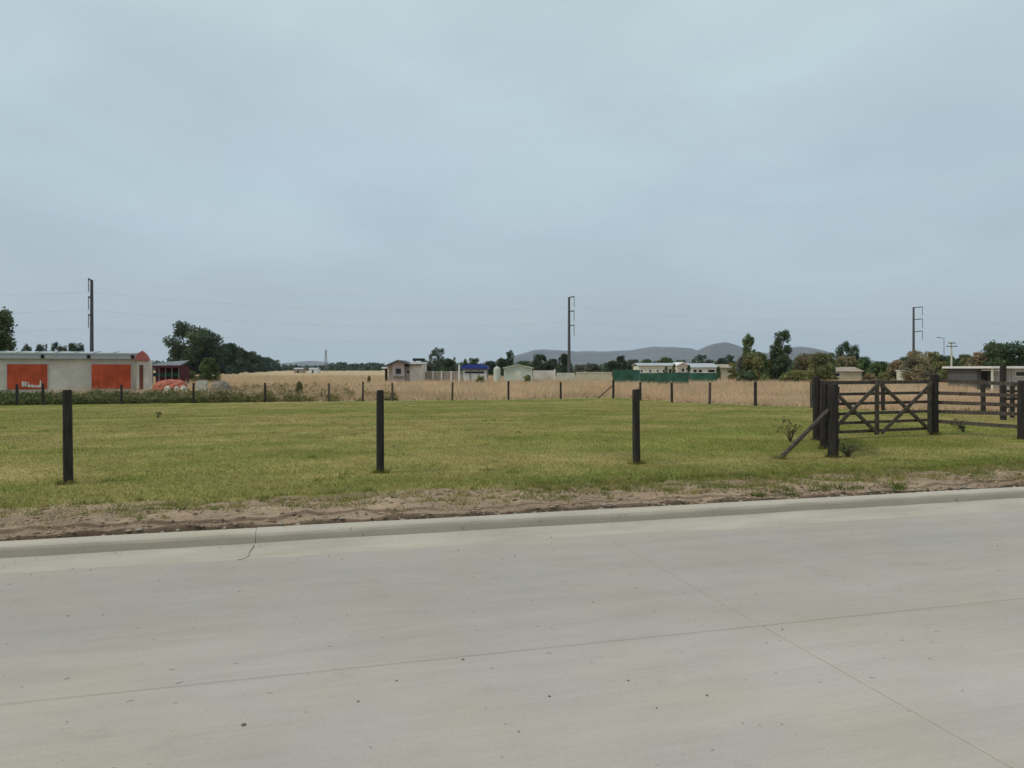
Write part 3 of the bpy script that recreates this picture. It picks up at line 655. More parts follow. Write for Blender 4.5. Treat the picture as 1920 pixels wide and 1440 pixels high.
# ------------------------------------------------------------------ buildings beyond the field
def plain(name, c, **k): return mat(name, c, **{**dict(rough=.85, var=.12, scale=.8), **k})
M['plaster'] = plain('old_plaster', (.60, .535, .465), var=.25, scale=.6, bump=.2)
M['white'] = plain('white_paint', (.72, .70, .66)); M['pink'] = plain('pinkish_render', (.56, .47, .47)); M['cream'] = plain('cream_render', (.60, .58, .47))
M['pgreen'] = plain('pale_green_sheet', (.50, .54, .44)); M['orange'] = plain('orange_panel_paint', (.50, .085, .035), var=.3, scale=1.2)
M['redpaint'] = plain('red_pediment_paint', (.42, .13, .11)); M['darkred'] = plain('dark_red_paint', (.075, .012, .018)); M['sheet'] = plain('grey_roof_sheet', (.42, .43, .44), rough=.5)
M['dullroof'] = plain('dull_roof_sheet', (.17, .175, .19), var=.3); M['slate'] = plain('dark_roof_edge', (.10, .095, .09)); M['dark'] = plain('dark_opening', (.02, .022, .022)); M['blue'] = plain('blue_tarpaulin', (.025, .05, .25), rough=.5)
M['mesh'] = plain('green_shade_mesh', (.035, .105, .07), var=.5, scale=.9); M['brick'] = plain('tan_block', (.36, .29, .23), var=.3, scale=2); M['tan'] = plain('tan_wall', (.50, .44, .32))
M['tarp'] = plain('orange_tarpaulin', (.40, .12, .075), var=.45, scale=2.5); M['sack'] = plain('white_plastic', (.55, .52, .44)); M['greyblock'] = plain('pale_block', (.50, .49, .40), var=.25, scale=3)
M['plank'] = plain('bleached_plank', (.55, .50, .40)); M['brown'] = plain('brown_render', (.22, .18, .14)); M['greenpanel'] = plain('dark_green_panel', (.02, .055, .04)); M['door'] = plain('rusty_door', (.16, .06, .035), var=.4)
m = bpy.data.materials.new('window_glass'); nt_, b_ = nodes(m); b_.inputs['Base Color'].default_value = (.025, .03, .035, 1); b_.inputs['Roughness'].default_value = .08; M['glass'] = m

class Site:
    def __init__(s, name, label, cat, px, Y, rz=0, group=None):
        s.x0 = X(px, Y); s.Y = Y; s.rz = rz; s.g = gz(s.x0, Y); s.o = thing(name, label, cat, (s.x0, Y, s.g), rz, group)
    def x(s, px): r = (px - 960) / FPX; return (r * s.Y - s.x0) / (math.cos(s.rz) - r * math.sin(s.rz))
    def z(s, py): return Z(py, s.Y) - s.g
    def box(s, name, m, p0, p1, q0, q1, y0, y1, parent=None):       # p: photo columns, q: photo rows (None = ground)
        z0 = -0.3 if q1 is None else s.z(q1)
        return MB().box(s.x(p0), s.x(p1), y0, y1, z0, s.z(q0)).build(name, M[m], parent or s.o)
    def prism(s, name, m, pts, y0, y1, parent=None):
        return MB().prism([(s.x(a), s.z(b)) for a, b in pts], y0, y1).build(name, M[m], parent or s.o)
    def window(s, p0, p1, q0, q1, y, fr='white'):
        f = MB(); x0, x1, z0, z1 = s.x(p0), s.x(p1), s.z(q1), s.z(q0); t = 0.07
        f.box(x0, x1, y - .05, y, z0, z0 + t); f.box(x0, x1, y - .05, y, z1 - t, z1); f.box(x0, x0 + t, y - .05, y, z0 + t, z1 - t); f.box(x1 - t, x1, y - .05, y, z0 + t, z1 - t)
        w_ = f.build('window', M[fr], s.o); MB().box(x0 + t, x1 - t, y - .02, y - .004, z0 + t, z1 - t).build('pane', M['glass'], w_); return w_
    def roof(s, name, m, p0, p1, qe, qr, y0, y1, over=.25, th=.10):  # ridge along x
        x0, x1 = s.x(p0) - over, s.x(p1) + over; ze, zr = s.z(qe), s.z(qr); ym = (y0 + y1) / 2
        b = MB(); ol = [(y0 - over, ze), (ym, zr), (y1 + over, ze), (y1 + over, ze + th), (ym, zr + th), (y0 - over, ze + th)]
        vs_ = [(x, y, z) for x in (x0, x1) for y, z in ol]
        b.add(vs_, [(0, 1, 4, 5), (1, 2, 3, 4), (6, 11, 10, 7), (7, 10, 9, 8)] + [(k, 6 + k, 6 + (k + 1) % 6, (k + 1) % 6) for k in range(6)])
        return b.build(name, M[m], s.o)

# long white building with orange panels
S = Site('roadside_building', 'long low white building with orange panels and a red pediment at left', 'building', 140, 60, R(19))
S.box('wall', 'plaster', -130, 258, 673, None, 0, 3.2)
e = S.box('eave', 'sheet', -130, 257, 665, 672.8, -.35, 3.3)
for px in (-40, 82, 168, 250): S.box('bracket', 'dark', px - 3, px + 3, 665.5, 672, -.42, -.352, e)
r_ = MB(); x0, x1 = S.x(-130), S.x(257); z0, z1 = S.z(665), S.z(658)
r_.add([(x0, -.4, z0 + .01), (x1, -.4, z0 + .01), (x1, -.4, z0 + .14), (x0, -.4, z0 + .14), (x0, 2.4, z1), (x1, 2.4, z1), (x1, 3.6, z0), (x0, 3.6, z0)],
       [(0, 1, 2, 3), (3, 2, 5, 4), (4, 5, 6, 7), (0, 7, 6, 1), (1, 6, 5, 2), (0, 3, 4, 7)])
rf = r_.build('roof', M['sheet'], S.o)
for px in range(-110, 250, 36): MB().bar((S.x(px), -.38, z0 + .17), (S.x(px), 2.35, z1 + .03), .05, .05).build('roof_rib', M['sheet'], rf)
for p0, p1, q1 in ((14, 90, 729), (172, 246, 729)):
    pn = S.box('orange_panel', 'orange', p0, p1, 683, q1, -.10, -.004)
    b = MB()
    for k in range(1, 6): xx_ = S.x(p0 + (p1 - p0) * k / 6); b.box(xx_ - .02, xx_ + .02, -.118, -.101, S.z(728), S.z(684))
    b.build('panel_rib', M['orange'], pn)
    f = MB(); xa, xb = S.x(p0 - 1.6), S.x(p1 + 1.6)
    f.box(xa, xb, -.13, -.102, S.z(683), S.z(681.4)); f.box(xa, S.x(p0), -.13, -.004, S.z(729), S.z(683)); f.box(S.x(p1), xb, -.13, -.004, S.z(729), S.z(683)); f.build('panel_frame', M['pink'], pn)
    if p0 == 14:                                        # worn white lettering, too blurred to read: heavy strokes along the foot of the panel
        L = MB()
        for a0, a1, b0, b1 in ((42, 45, 714.5, 724), (47.5, 50.5, 715, 724), (44, 49, 716, 718.5), (44, 49, 720, 722.5), (53, 55, 716, 725), (55, 58.5, 721, 725), (60, 62, 720, 725.5), (62, 64.5, 722, 725.5),
                               (65.5, 67.5, 721, 725.5), (68, 72, 722.5, 725.5), (72.5, 75, 721, 726), (75.5, 78, 713, 725.5)):
            L.box(S.x(a0), S.x(a1), -.16, -.119, S.z(b1), S.z(b0))
        L.build('lettering', M['white'], pn)
S.box('pillar', 'plaster', 258, 279, 676, None, -.45, 2.2)
S.prism('pediment', 'redpaint', [(254, 675.8), (281, 675.8), (278.5, 669), (274, 662.5), (267.5, 657), (261, 662.5), (256.5, 669)], -.6, .5)
S.box('door', 'door', 263, 270, 684, 731, -.50, -.452)

# dark red shed
S = Site('red_shed', 'dark red open shed with grey sloping roof beside the white building', 'shed', 312, 84)
S.box('back_wall', 'darkred', 286, 336, 686, None, .7, .85)
S.box('side_wall', 'darkred', 336, 338, 686, None, 0, 2.35)
S.box('green_panel', 'greenpanel', 287, 337, 699, 706, .02, .08)
for px in (287, 299, 311, 323, 336): S.box('post', 'steel', px - .8, px + .8, 686, None, -.10, -.02)
MB().add([(S.x(283), -.4, S.z(686)), (S.x(340), -.4, S.z(686)), (S.x(336), 2.6, S.z(676.5)), (S.x(301), 2.6, S.z(679)), (S.x(283), -.4, S.z(684.5)), (S.x(340), -.4, S.z(684)), (S.x(336), 2.6, S.z(675)), (S.x(301), 2.6, S.z(677.5))],
         [(0, 1, 2, 3), (7, 6, 5, 4), (0, 4, 5, 1), (1, 5, 6, 2), (2, 6, 7, 3), (3, 7, 4, 0)]).build('roof', M['dullroof'], S.o)
S.box('fascia', 'darkred', 284, 339, 686.2, 689.5, -.46, -.402)

# oddments on the ground left of the field
def mound(name, label, cat, px, Y, wpx, toppy, m, seed, dep=1.0, flat=.6):
    r_ = np.random.default_rng(seed); x_ = X(px, Y); g = gz(x_, Y); hw = wpx / 2 / FPX * Y; hh = Z(toppy, Y) - g
    n, k = 18, 7; vs_ = []; b = MB()
    for i in range(k):
        t = i / (k - 1); rr = (1 - t ** 2.2) ** .5 if i < k - 1 else 0.06
        for j in range(n):
            an = 6.283 * j / n; q_ = rr * (1 + .22 * math.sin(an * 3 + seed) * (1 - t) + r_.uniform(-.08, .08)); vs_.append((hw * q_ * math.cos(an), dep * q_ * math.sin(an), -.05 + (hh + .05) * (t ** flat) * r_.uniform(.94, 1.02)))
    fs = [(i * n + j, i * n + (j + 1) % n, (i + 1) * n + (j + 1) % n, (i + 1) * n + j) for i in range(k - 1) for j in range(n)] + [tuple(range((k - 1) * n, k * n))]
    return tag(b.add(vs_, fs).build(name, M[m], None, (x_, Y, g)), label, cat)
mound('tarpaulin_heap', 'low orange red tarpaulin heap in weeds right of the white building', 'tarpaulin', 322, 58, 58, 711, 'tarp', 3, 1.2, .35)
mound('earth_mound', 'small brown earth mound right of the pale stacked blocks', 'mound', 414, 60, 36, 713, 'brown', 5, 1.0)
for i, (px, tp, wd, lb) in enumerate(((314, 723, 12, 'white plastic sack, leftmost of three by the orange heap'), (331, 723.5, 9, 'white plastic sack, middle of three by the orange heap'), (344, 722.5, 12, 'white plastic sack, rightmost of three by the orange heap'))):
    o = mound('plastic_sack', lb, 'sack', px, 56.5, wd, tp, 'sack', 11 + i, .22, .4); o['group'] = 'white sacks by the orange heap'
S = Site('block_stack', 'stack of pale concrete blocks in weeds beside the orange heap', 'block stack', 378, 56)
k = 0
for row in range(4):
    for c_ in range(3):
        x0 = -.36 + c_ * .245 + (.06 if row % 2 else 0); MB().box(x0, x0 + .235, -.2 + .01 * row, .2, .15 + row * .27, .15 + row * .27 + .255).build('block', M['greyblock'], S.o)
MB().box(-.4, .42, -.24, .24, -.2, .145).build('base', M['brick'], S.o)
Yp = 53.6; x0, x1 = X(390, Yp), X(434, Yp); g = gz((x0 + x1) / 2, Yp)
pl = thing('plank_bench', 'long bleached plank lying on low supports in the far weeds', 'plank', ((x0 + x1) / 2, Yp, g))
MB().box(-(x1 - x0) / 2, (x1 - x0) / 2, -.12, .12, .26, .33).build('plank', M['plank'], pl)
for sx in (-.6, .6): MB().box(sx - .08, sx + .08, -.1, .1, -.05, .258).build('support', M['greyblock'], pl)

# pink gabled house
S = Site('gabled_house', 'small whitish house with pink gable and dark tank on its roof', 'house', 758, 104)
S.box('wing', 'plaster', 727, 738, 684, None, .6, 6)
S.prism('gable_wall', 'pink', [(736, 722), (758, 722), (758, 682), (747, 677.6), (736, 682)], 0, 6)
S.box('link_wall', 'white', 758, 768, 683, None, 1.2, 6)
S.box('side_block', 'plaster', 768, 791, 683, None, .2, 6)
for a, b2_ in (((724, 686.2), (747, 676)), ((747, 676), (770, 683.5))):
    MB().bar((S.x(a[0]), 2.7, S.z(a[1])), (S.x(b2_[0]), 2.7, S.z(b2_[1])), .18, 7.2).build('roof', M['slate'], S.o)
S.box('roof', 'white', 768, 792, 678.5, 682.6, -.1, 6.2); S.box('roof_edge', 'slate', 767, 792.4, 682.6, 685, -.18, -.102)
tk = S.box('water_tank', 'dark', 771, 792, 671.5, 676.4, 1.5, 3.2)
for px in (774, 789): S.box('tank_leg', 'dark', px - 1, px + 1, 676.4, 679, 2.2, 2.5, tk)
S.box('canopy', 'dark', 758.5, 769, 683.5, 687, .3, 1.19); S.window(759, 767, 694, 700, 1.2)
S.box('bay_sill', 'brown', 738, 757, 705, 708.5, -.35, -.01); S.window(741, 753, 690, 702, 0, 'pink')
S.box('porch_roof', 'white', 717, 727, 688, 691, -.6, 1.5); S.box('porch_post', 'dark', 721, 725, 691.2, None, .3, .8)

# low walls, stall, shed in the middle distance
def lowwall(name, label, p0, p1, q0, Y, m, cap=None, posts=()):
    S = Site(name, label, 'wall', (p0 + p1) / 2, Y); S.box('wall_body', m, p0, p1, q0, None, 0, .2)
    if cap: S.box('coping', cap, p0 - .5, p1 + .5, q0 - 1.3, q0 - .05, -.06, .26)
    for px in posts: S.box('pier', 'white', px - 1.2, px + 1.2, q0 - 2.5, None, -.12, -.005)
    return S
lowwall('block_wall', 'low tan block wall with pale coping right of the gabled house', 793, 864, 698, 108, 'brick', 'plaster', (812, 828, 846))
lowwall('garden_wall', 'low grey wall right of the pale green shed', 999, 1042, 694.5, 112, 'plaster', None, (1040,))
lowwall('field_wall', 'low whitish wall at the foot of the middle power pole', 1044, 1078, 699, 110, 'greyblock')
lowwall('yard_wall', 'low yellowish wall left of the green mesh fence', 1080, 1147, 699, 108, 'tan', 'cream')
S = Site('market_stall', 'bright blue tarpaulin roofed stall with white half walls', 'stall', 890, 112)
S.prism('canopy', 'blue', [(863, 691.5), (917, 691.5), (913, 686), (904, 683), (876, 683.5), (867, 686)], -.5, 3.5)
S.box('half_wall', 'white', 866, 914, 695, None, 0, .12); S.box('back_wall', 'plaster', 866, 914, 691.6, None, 3.2, 3.3)
for px in (866, 882, 898, 914): S.box('post', 'steel', px - .6, px + .6, 691.4, None, -.12, -.01)
S.box('dark_strip', 'dark', 872, 908, 696.5, 700, -.05, -.004)  # dark strip set on the front of the half wall
S = Site('white_post', 'short thick white post left of the blue stall', 'post', 861, 106); MB().tube((0, 0, -.1), (0, 0, S.z(685)), .14, .12, 10).build('shaft', M['white'], S.o); MB().tube((0, 0, S.z(685)), (0, 0, S.z(683.8)), .16, .16, 10).build('cap', M['white'], S.o)
S = Site('pale_shed', 'pale green gabled shed right of the blue stall', 'shed', 970, 106)
S.prism('gable_wall', 'pgreen', [(945, 722), (998, 722), (998, 690), (972, 684.5), (945, 690)], 0, 5)
for a, b2_ in (((942, 690.2), (972, 683.6)), ((972, 683.6), (1001, 690.2))): MB().bar((S.x(a[0]), 2.5, S.z(a[1])), (S.x(b2_[0]), 2.5, S.z(b2_[1])), .12, 5.5).build('roof', M['pgreen'], S.o)
S.box('door', 'cream', 966, 977, 696, 719, -.04, -.004)
S = Site('white_tank', 'round white tank beside the pale green shed', 'tank', 932, 104)
b = MB(); rr = 6.5 / FPX * 104; zt = S.z(688)
for i, (z0, z1, ra, rb) in enumerate(((-.1, zt * .86, rr, rr), (zt * .86, zt * .95, rr, rr * .85), (zt * .95, zt, rr * .85, rr * .35))): b.tube((0, 0, z0), (0, 0, z1), ra, rb, 16, i == 2)
b.build('shell', M['pgreen'], S.o); MB().tube((0, 0, zt), (0, 0, zt + .12), .18, .16, 10).build('lid', M['greyblock'], S.o)

# green shade mesh fence and the pale houses behind it
for nm, lb, pts, Y in (('mesh_fence', 'green mesh fence, left stretch before the dark trees', (1149, 1162, 1175, 1188, 1200), 100), ('mesh_fence', 'green mesh fence, right stretch before the pale long house', (1200, 1216, 1234), 96),
                       ('mesh_fence', 'tallest green mesh fence stretch, nearer the field', (1234, 1249, 1264, 1278, 1291), 88), ('mesh_fence', 'green mesh fence in front of the grey roofed house', (1293, 1310, 1327, 1345), 100)):
    S = Site(nm, lb, 'fence', sum(pts) / len(pts), Y, 0, 'green shade mesh fences'); top = {100: 693.5, 96: 699.5, 88: 698.5}[Y]
    if pts[0] == 1293: top = 699
    for a, c in zip(pts, pts[1:]): S.box('mesh_panel', 'mesh', a + .1, c - .1, top + random.uniform(-.4, .4), None, -.02, .02)
    for px in pts: S.box('post', 'steel', px - .35, px + .35, top - 1.5, None, .03, .09)
S = Site('long_house', 'long cream single storey house behind the green mesh fence', 'house', 1232, 124)
S.box('wall', 'cream', 1198, 1268, 686, None, 0, 6); S.roof('roof', 'sheet', 1198, 1268, 686, 681.5, 0, 6)
for px in (1203, 1219, 1233, 1244): S.window(px - 2.5, px + 2.5, 692.5, 699, 0)
S.box('door', 'dark', 1254, 1258, 692, 712, -.03, -.004)
S = Site('gabled_cottage', 'narrow white gabled cottage next to the long cream house', 'house', 1281, 122)
S.prism('gable_wall', 'plaster', [(1270, 720), (1290, 720), (1290, 685), (1280.5, 680.5), (1270, 685)], 0, 6)
for a, b2_ in (((1268, 686), (1280.5, 679.5)), ((1280.5, 679.5), (1292, 686))): MB().bar((S.x(a[0]), 3, S.z(a[1])), (S.x(b2_[0]), 3, S.z(b2_[1])), .14, 6.5).build('roof', M['white'], S.o)
S.window(1277, 1284, 690, 698, 0)
S = Site('grey_roofed_house', 'low white house with grey roof and dark windows right of the cottage', 'house', 1319, 122)
S.box('wall', 'white', 1294, 1344, 689.5, None, 0, 6); S.roof('roof', 'sheet', 1294, 1344, 689.5, 682, 0, 6)
for a, c in ((1299, 1307), (1309, 1317), (1327, 1341)): S.window(a, c, 692.5, 699, 0)
S = Site('brown_house', 'plain brownish low house left of the slim tree', 'house', 1364, 128)
S.box('wall', 'tan', 1347, 1384, 690, None, 0, 5); S.roof('roof', 'brick', 1347, 1384, 690, 684, 0, 5); S.window(1366, 1373, 694, 700, 0)
S = Site('far_bungalow', 'low tan bungalow with white framed window behind the corral wing', 'house', 1588, 118)
S.box('wall', 'tan', 1562, 1616, 697, None, 0, 6); S.roof('roof', 'brick', 1562, 1616, 697, 689, 0, 6); S.window(1562.5, 1575, 699, 706, 0)
S = Site('white_hut', 'tiny whitish hut among brown shrubs behind the gate', 'hut', 1700, 112)
S.box('wall', 'cream', 1694, 1707, 696.5, None, 0, 2); S.box('roof', 'white', 1693, 1708, 694, 696.3, -.2, 2.2); S.box('door', 'dark', 1697, 1700, 702, 716, -.03, -.004)
S = Site('flat_roofed_building', 'low grey building with white flat roof at the right edge', 'building', 1890, 72)
S.box('wall', 'sheet', 1872, 1990, 691, None, 0, 6); S.box('roof', 'white', 1838, 1994, 686.6, 690.8, -1.6, 6.4); S.box('recess_wall', 'slate', 1846, 1871.8, 691, None, 1.2, 6)
S.box('canopy', 'white', 1853, 1871, 693, 695.5, -1.2, 1.1); S.box('canopy_post', 'white', 1868.5, 1870.5, 695.6, None, -1.1, -.95); S.box('doorway', 'dark', 1855, 1866, 697, 715, 1.12, 1.195)
S.window(1903, 1922, 696, 706, 0); S.window(1932, 1950, 696, 706, 0)
for px in (1880, 1886, 1892, 1898): S.box('wall_panel', 'sheet', px - 2.4, px + 2.4, 693, 716, -.08, -.004)
S.box('column', 'cream', 1842, 1844, 691, None, -1.5, -1.3)
for px, lb in ((559, 'small white hut on the far plain left of the distant mast'), (587, 'small pale roofed hut right beside the distant mast')):
    S = Site('distant_hut', lb, 'hut', px, 320, 0, 'huts on the far plain'); S.box('wall', 'white' if px > 570 else 'brick', px - 8, px + 8, 692, None, 0, 5); S.roof('roof', 'sheet', px - 8, px + 8, 692, 690, 0, 5, .2)
    S.box('door', 'dark', px - 2, px + 1, 694.5, 699.5, -.06, -.004)

# ------------------------------------------------------------------ power line, mast, street pole
PL = [(172, 108), (1067, 135), (1713, 159)]
top_py = (525, 557, 576)
pos = [(X(px, Y), Y) for px, Y in PL]
d_ = Vector((pos[2][0] - pos[0][0], pos[2][1] - pos[0][1])).normalized(); arm = Vector((d_.y, -d_.x))
ARM = 2.3
names = ['dark power pole with three short arms behind the white building', 'power pole with three arms standing at the centre before the hills', 'power pole with three long arms behind the corral gate']
att = []
for (x_, y_), tp, lb in zip(pos, top_py, names):
    g = gz(x_, y_); hgt = Z(tp, y_) - g; t = thing('power_pole', lb, 'power pole', (x_, y_, g), 0, 'poles of the high voltage line')
    MB().tube((0, 0, -.5), (0, 0, hgt), .30, .20, 12).build('shaft', M['concrete_pole'], t)
    pts_ = []
    for k in range(3):
        za = hgt - .12 - k * 2.55; e_ = arm * ARM
        ao = MB().bar((0, 0, za), (e_.x, e_.y, za + .05), .17, .14).build('crossarm', M['concrete_pole'], t)
        b = MB(); 
        for q_ in range(6): b.tube((e_.x * .97, e_.y * .97, za - .15 - q_ * .28), (e_.x * .97, e_.y * .97, za - .33 - q_ * .28), .10, .05, 8)
        b.tube((e_.x * .97, e_.y * .97, za - .05), (e_.x * .97, e_.y * .97, za - 1.85), .022, .022, 5); b.build('insulator', M['glassins'], ao)
        pts_.append(Vector((x_ + e_.x * .97, y_ + e_.y * .97, g + za - 1.85)))
    pts_.append(Vector((x_, y_, g + hgt + .02))); att.append(pts_)
st = Vector((d_.x * 77, d_.y * 77, 0))
att = [[p - st for p in att[0]]] + att + [[p + st for p in att[2]]]
wn = ('upper', 'middle', 'lower', 'thin topmost'); spn = ('running off the left edge', 'between the left and centre power poles', 'between the centre and right power poles', 'running off the right edge')
for s_ in range(4):
    for k in range(4):
        p0, p1 = att[s_][k], att[s_ + 1][k]; b = MB(); n = 14; sag = 1.5 if k < 3 else 1.0; q_ = [p0.lerp(p1, i / n) - Vector((0, 0, sag * 4 * (i / n) * (1 - i / n))) for i in range(n + 1)]
        for a_, c_ in zip(q_, q_[1:]): b.tube(a_ - p0, c_ - p0,   .007 if k < 3 else .005, None, 5, False)
        tag(b.build('power_wire', M['wire'], None, p0), '%s wire of the power line %s' % (wn[k], spn[s_]), 'wire', 'wires of the high voltage line')
S = Site('radio_mast', 'slender distant radio mast on the far plain', 'mast', 611, 430); zt = S.z(656)
b = MB(); w_ = .8
for sx, sy in ((-1, -1), (1, -1), (1, 1), (-1, 1)): b.tube((sx * w_, sy * w_, -.3), (sx * .3, sy * .3, zt), .12, .10, 6)
b.build('frame', M['steel'], S.o); b = MB()
for k in range(9):
    t0 = k / 9; t1 = (k + 1) / 9; a0 = w_ + (.3 - w_) * t0; a1 = w_ + (.3 - w_) * t1
    b.tube((-a0, -a0, zt * t0), (a1, -a1, zt * t1), .07, None, 5); b.tube((a0, a0, zt * t0), (-a1, a1, zt * t1), .07, None, 5)
b.build('lattice', M['steel'], S.o); MB().tube((0, 0, zt), (0, 0, zt + 2.2), .06, .04, 6).build('antenna', M['steel'], S.o)
S = Site('utility_pole', 'slim utility pole with two crossarms at right before the trees', 'utility pole', 1784, 92); zt = S.z(640)
MB().tube((0, 0, -.3), (0, 0, zt), .13, .085, 10).build('shaft', M['greyblock'], S.o)
for q_, hw in ((643.5, 6.5), (649.5, 10)): 
    ao = MB().bar((-hw / FPX * 92, -.08, S.z(q_)), (hw / FPX * 92, -.08, S.z(q_)), .09, .08).build('crossarm', M['slate'], S.o)
    for sx in (-.85, .85): MB().tube((sx * hw / FPX * 92, -.08, S.z(q_)), (sx * hw / FPX * 92, -.08, S.z(q_) + .18), .035, .025, 6).build('insulator', M['glassins'], ao)
S = Site('street_lamp', 'thin street lamp with a small hooked head left of the utility pole', 'street lamp', 1770, 120); zt = S.z(634)
MB().tube((0, 0, -.3), (0, 0, zt), .065, .045, 8).build('shaft', M['steel'], S.o); MB().tube((0, 0, zt - .05), (-.75, 0, zt + .1), .04, .035, 6).build('bracket', M['steel'], S.o); MB().box(-1.1, -.65, -.14, .14, zt + .04, zt + .16).build('lamp_head', M['steel'], S.o)

# ------------------------------------------------------------------ trees
def leafquads(r_, lobes, n, size, asp=1.0):
    wts = np.array([l[3] ** 2 for l in lobes]); wts /= wts.sum(); li = r_.choice(len(lobes), n, p=wts); L = np.array(lobes)
    d = r_.normal(0, 1, (n, 3)); d /= np.linalg.norm(d, axis=1)[:, None]
    rr = (0.35 + 0.65 * r_.uniform(0, 1, (n, 1)) ** .6) * (1 + .18 * r_.normal(0, 1, (n, 1)) * (r_.uniform(0, 1, (n, 1)) < .3))
    p = L[li, :3] + d * rr * L[li, 3:4] * np.array([1, 1, .85]); p[:, 2] = np.maximum(p[:, 2], .012)
    a_ = r_.normal(0, 1, (n, 3)) + d * .3; a_ /= np.linalg.norm(a_, axis=1)[:, None]; b_ = np.cross(a_, r_.normal(0, 1, (n, 3))); b_ /= np.linalg.norm(b_, axis=1)[:, None]
    s = size * asp ** .5 * r_.uniform(.45, 1.25, (n, 1)); iso = np.array([1 / asp, 1 / asp, 1.0]); a_ = a_ * iso; b_ = b_ * iso
    lobc = r_.uniform(.7, 1.35, (len(lobes), 1)); hue = r_.uniform(-.12, .12, (len(lobes), 1))
    c = np.ones((n, 3)) * lobc[li] * r_.uniform(.7, 1.3, (n, 1)); c[:, 0:1] *= 1 + hue[li]; c[:, 2:3] *= 1 - hue[li]
    return np.stack([p - a_ * s, p - b_ * s * .55, p + a_ * s, p + b_ * s * .55], 1), c
def lobes_for(kind, r_):
    L = []
    if kind == 'broad':
        for k in range(44):
            an = r_.uniform(0, 6.28); rr = .36 * r_.uniform(0, 1) ** .5; z = .30 + .57 * r_.uniform(0, 1); sh = 1 - ((z - .55) / .55) ** 2
            L.append((rr * sh * math.cos(an), rr * sh * math.sin(an), z, r_.uniform(.09, .18)))
    if kind == 'airy':
        for k in range(46):
            an = r_.uniform(0, 6.28); rr = .40 * r_.uniform(0, 1) ** .5; z = .22 + .70 * r_.uniform(0, 1); sh = 1 - ((z - .6) / .6) ** 2
            L.append((rr * sh * math.cos(an), rr * sh * math.sin(an), z, r_.uniform(.06, .15)))
    if kind == 'tall':
        for k in range(40):
            z = .14 + .80 * r_.uniform(0, 1); an = r_.uniform(0, 6.28); rr = .30 * r_.uniform(0, 1) ** .5 * (1.05 - abs(z - .62) * 1.3)
            L.append((rr * math.cos(an), rr * math.sin(an), z, r_.uniform(.07, .13)))
        L = [(a, b, c, d) for a, b, c, d in L]
    if kind == 'bush':
        for k in range(40):
            an = r_.uniform(0, 6.28); z = .06 + .76 * r_.uniform(0, 1); rr = .40 * r_.uniform(0, 1) ** .5 * (1.1 - z * .7)
            L.append((rr * math.cos(an), rr * math.sin(an), z, r_.uniform(.09, .18)))
    if kind == 'cone':
        for k in range(26):
            z = .12 + .80 * r_.uniform(0, 1); an = r_.uniform(0, 6.28); rr = .34 * (1 - z) * r_.uniform(.3, 1)
            L.append((rr * math.cos(an), rr * math.sin(an), z, .05 + .09 * (1 - z)))
    return L
PROTO = {}
def proto(kind, var, asp=1.0):
    asp = min((.3, .55, .8, 1.2, 1.9, 3.0), key=lambda a: abs(math.log(a / asp))); key = (kind, var, asp)
    if key in PROTO: return PROTO[key]
    r_ = np.random.default_rng(abs(hash(kind)) % 1000 * 0 + {'broad': 1, 'airy': 2, 'tall': 3, 'bush': 4, 'cone': 5}[kind] * 100 + var)
    L = lobes_for(kind, r_); n = {'broad': 6500, 'airy': 5200, 'tall': 5200, 'bush': 6500, 'cone': 3200}[kind]
    P_, c_ = leafquads(r_, L, n, {'broad': .030, 'airy': .026, 'tall': .026, 'bush': .034, 'cone': .026}[kind], asp)
    cm = poly_soup('crown', P_, c_, M['leafw'], 'mesh')
    b = MB(); tw = .030 if kind != 'bush' else .02; lean = r_.uniform(-.03, .03, 2)
    z0 = -.03; p = Vector((0, 0, z0)); top = .72 if kind in ('tall', 'cone') else .5
    for i in range(4):
        q_ = Vector((lean[0] * (i + 1), lean[1] * (i + 1), z0 + (top - z0) * (i + 1) / 4)); b.tube(p, q_, tw * (1 - i * .2), tw * (1 - (i + 1) * .2), 7, False); p = q_
    for i in r_.choice(len(L), 7, replace=False):
        l_ = L[i]; s_ = Vector((lean[0] * 2, lean[1] * 2, min(top * .75, l_[2] * .6))); b.tube(s_, (l_[0], l_[1], l_[2]), tw * .45, tw * .12, 5, False)
    tm = b.mesh('trunk'); tm.materials.append(M['bark'])
    PROTO[key] = (cm, tm); return PROTO[key]
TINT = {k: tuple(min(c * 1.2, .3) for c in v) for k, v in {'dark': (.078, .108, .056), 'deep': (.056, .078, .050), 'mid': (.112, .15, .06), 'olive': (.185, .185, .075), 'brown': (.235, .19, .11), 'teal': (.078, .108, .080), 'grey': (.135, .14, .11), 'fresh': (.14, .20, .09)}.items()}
def tree(px, Y, top, wpx, kind, tint, label, var=0, group=None, name=None, cat=None):
    x_ = X(px, Y); g = gz(x_, Y) if Y < 400 else -.56; h = Z(top, Y) - g; wd = wpx / FPX * Y
    nm = name or ('shrub' if kind == 'bush' and h < 3.6 else 'tree')
    t = thing(nm, label, cat or ('shrub' if nm == 'shrub' else 'tree'), (x_, Y, g), random.uniform(0, 6.28), group)
    kx = wd / {'broad': .92, 'airy': .94, 'tall': .74, 'bush': .92, 'cone': .7}[kind]; t.scale = (kx, kx, h)
    cm, tm = proto(kind, var % 3, kx / h)
    c = link('crown', cm, None, t); c.material_slots[0].link = 'OBJECT'; c.material_slots[0].material = leafmat(tint, TINT[tint])
    link('trunk', tm, None, t); return t
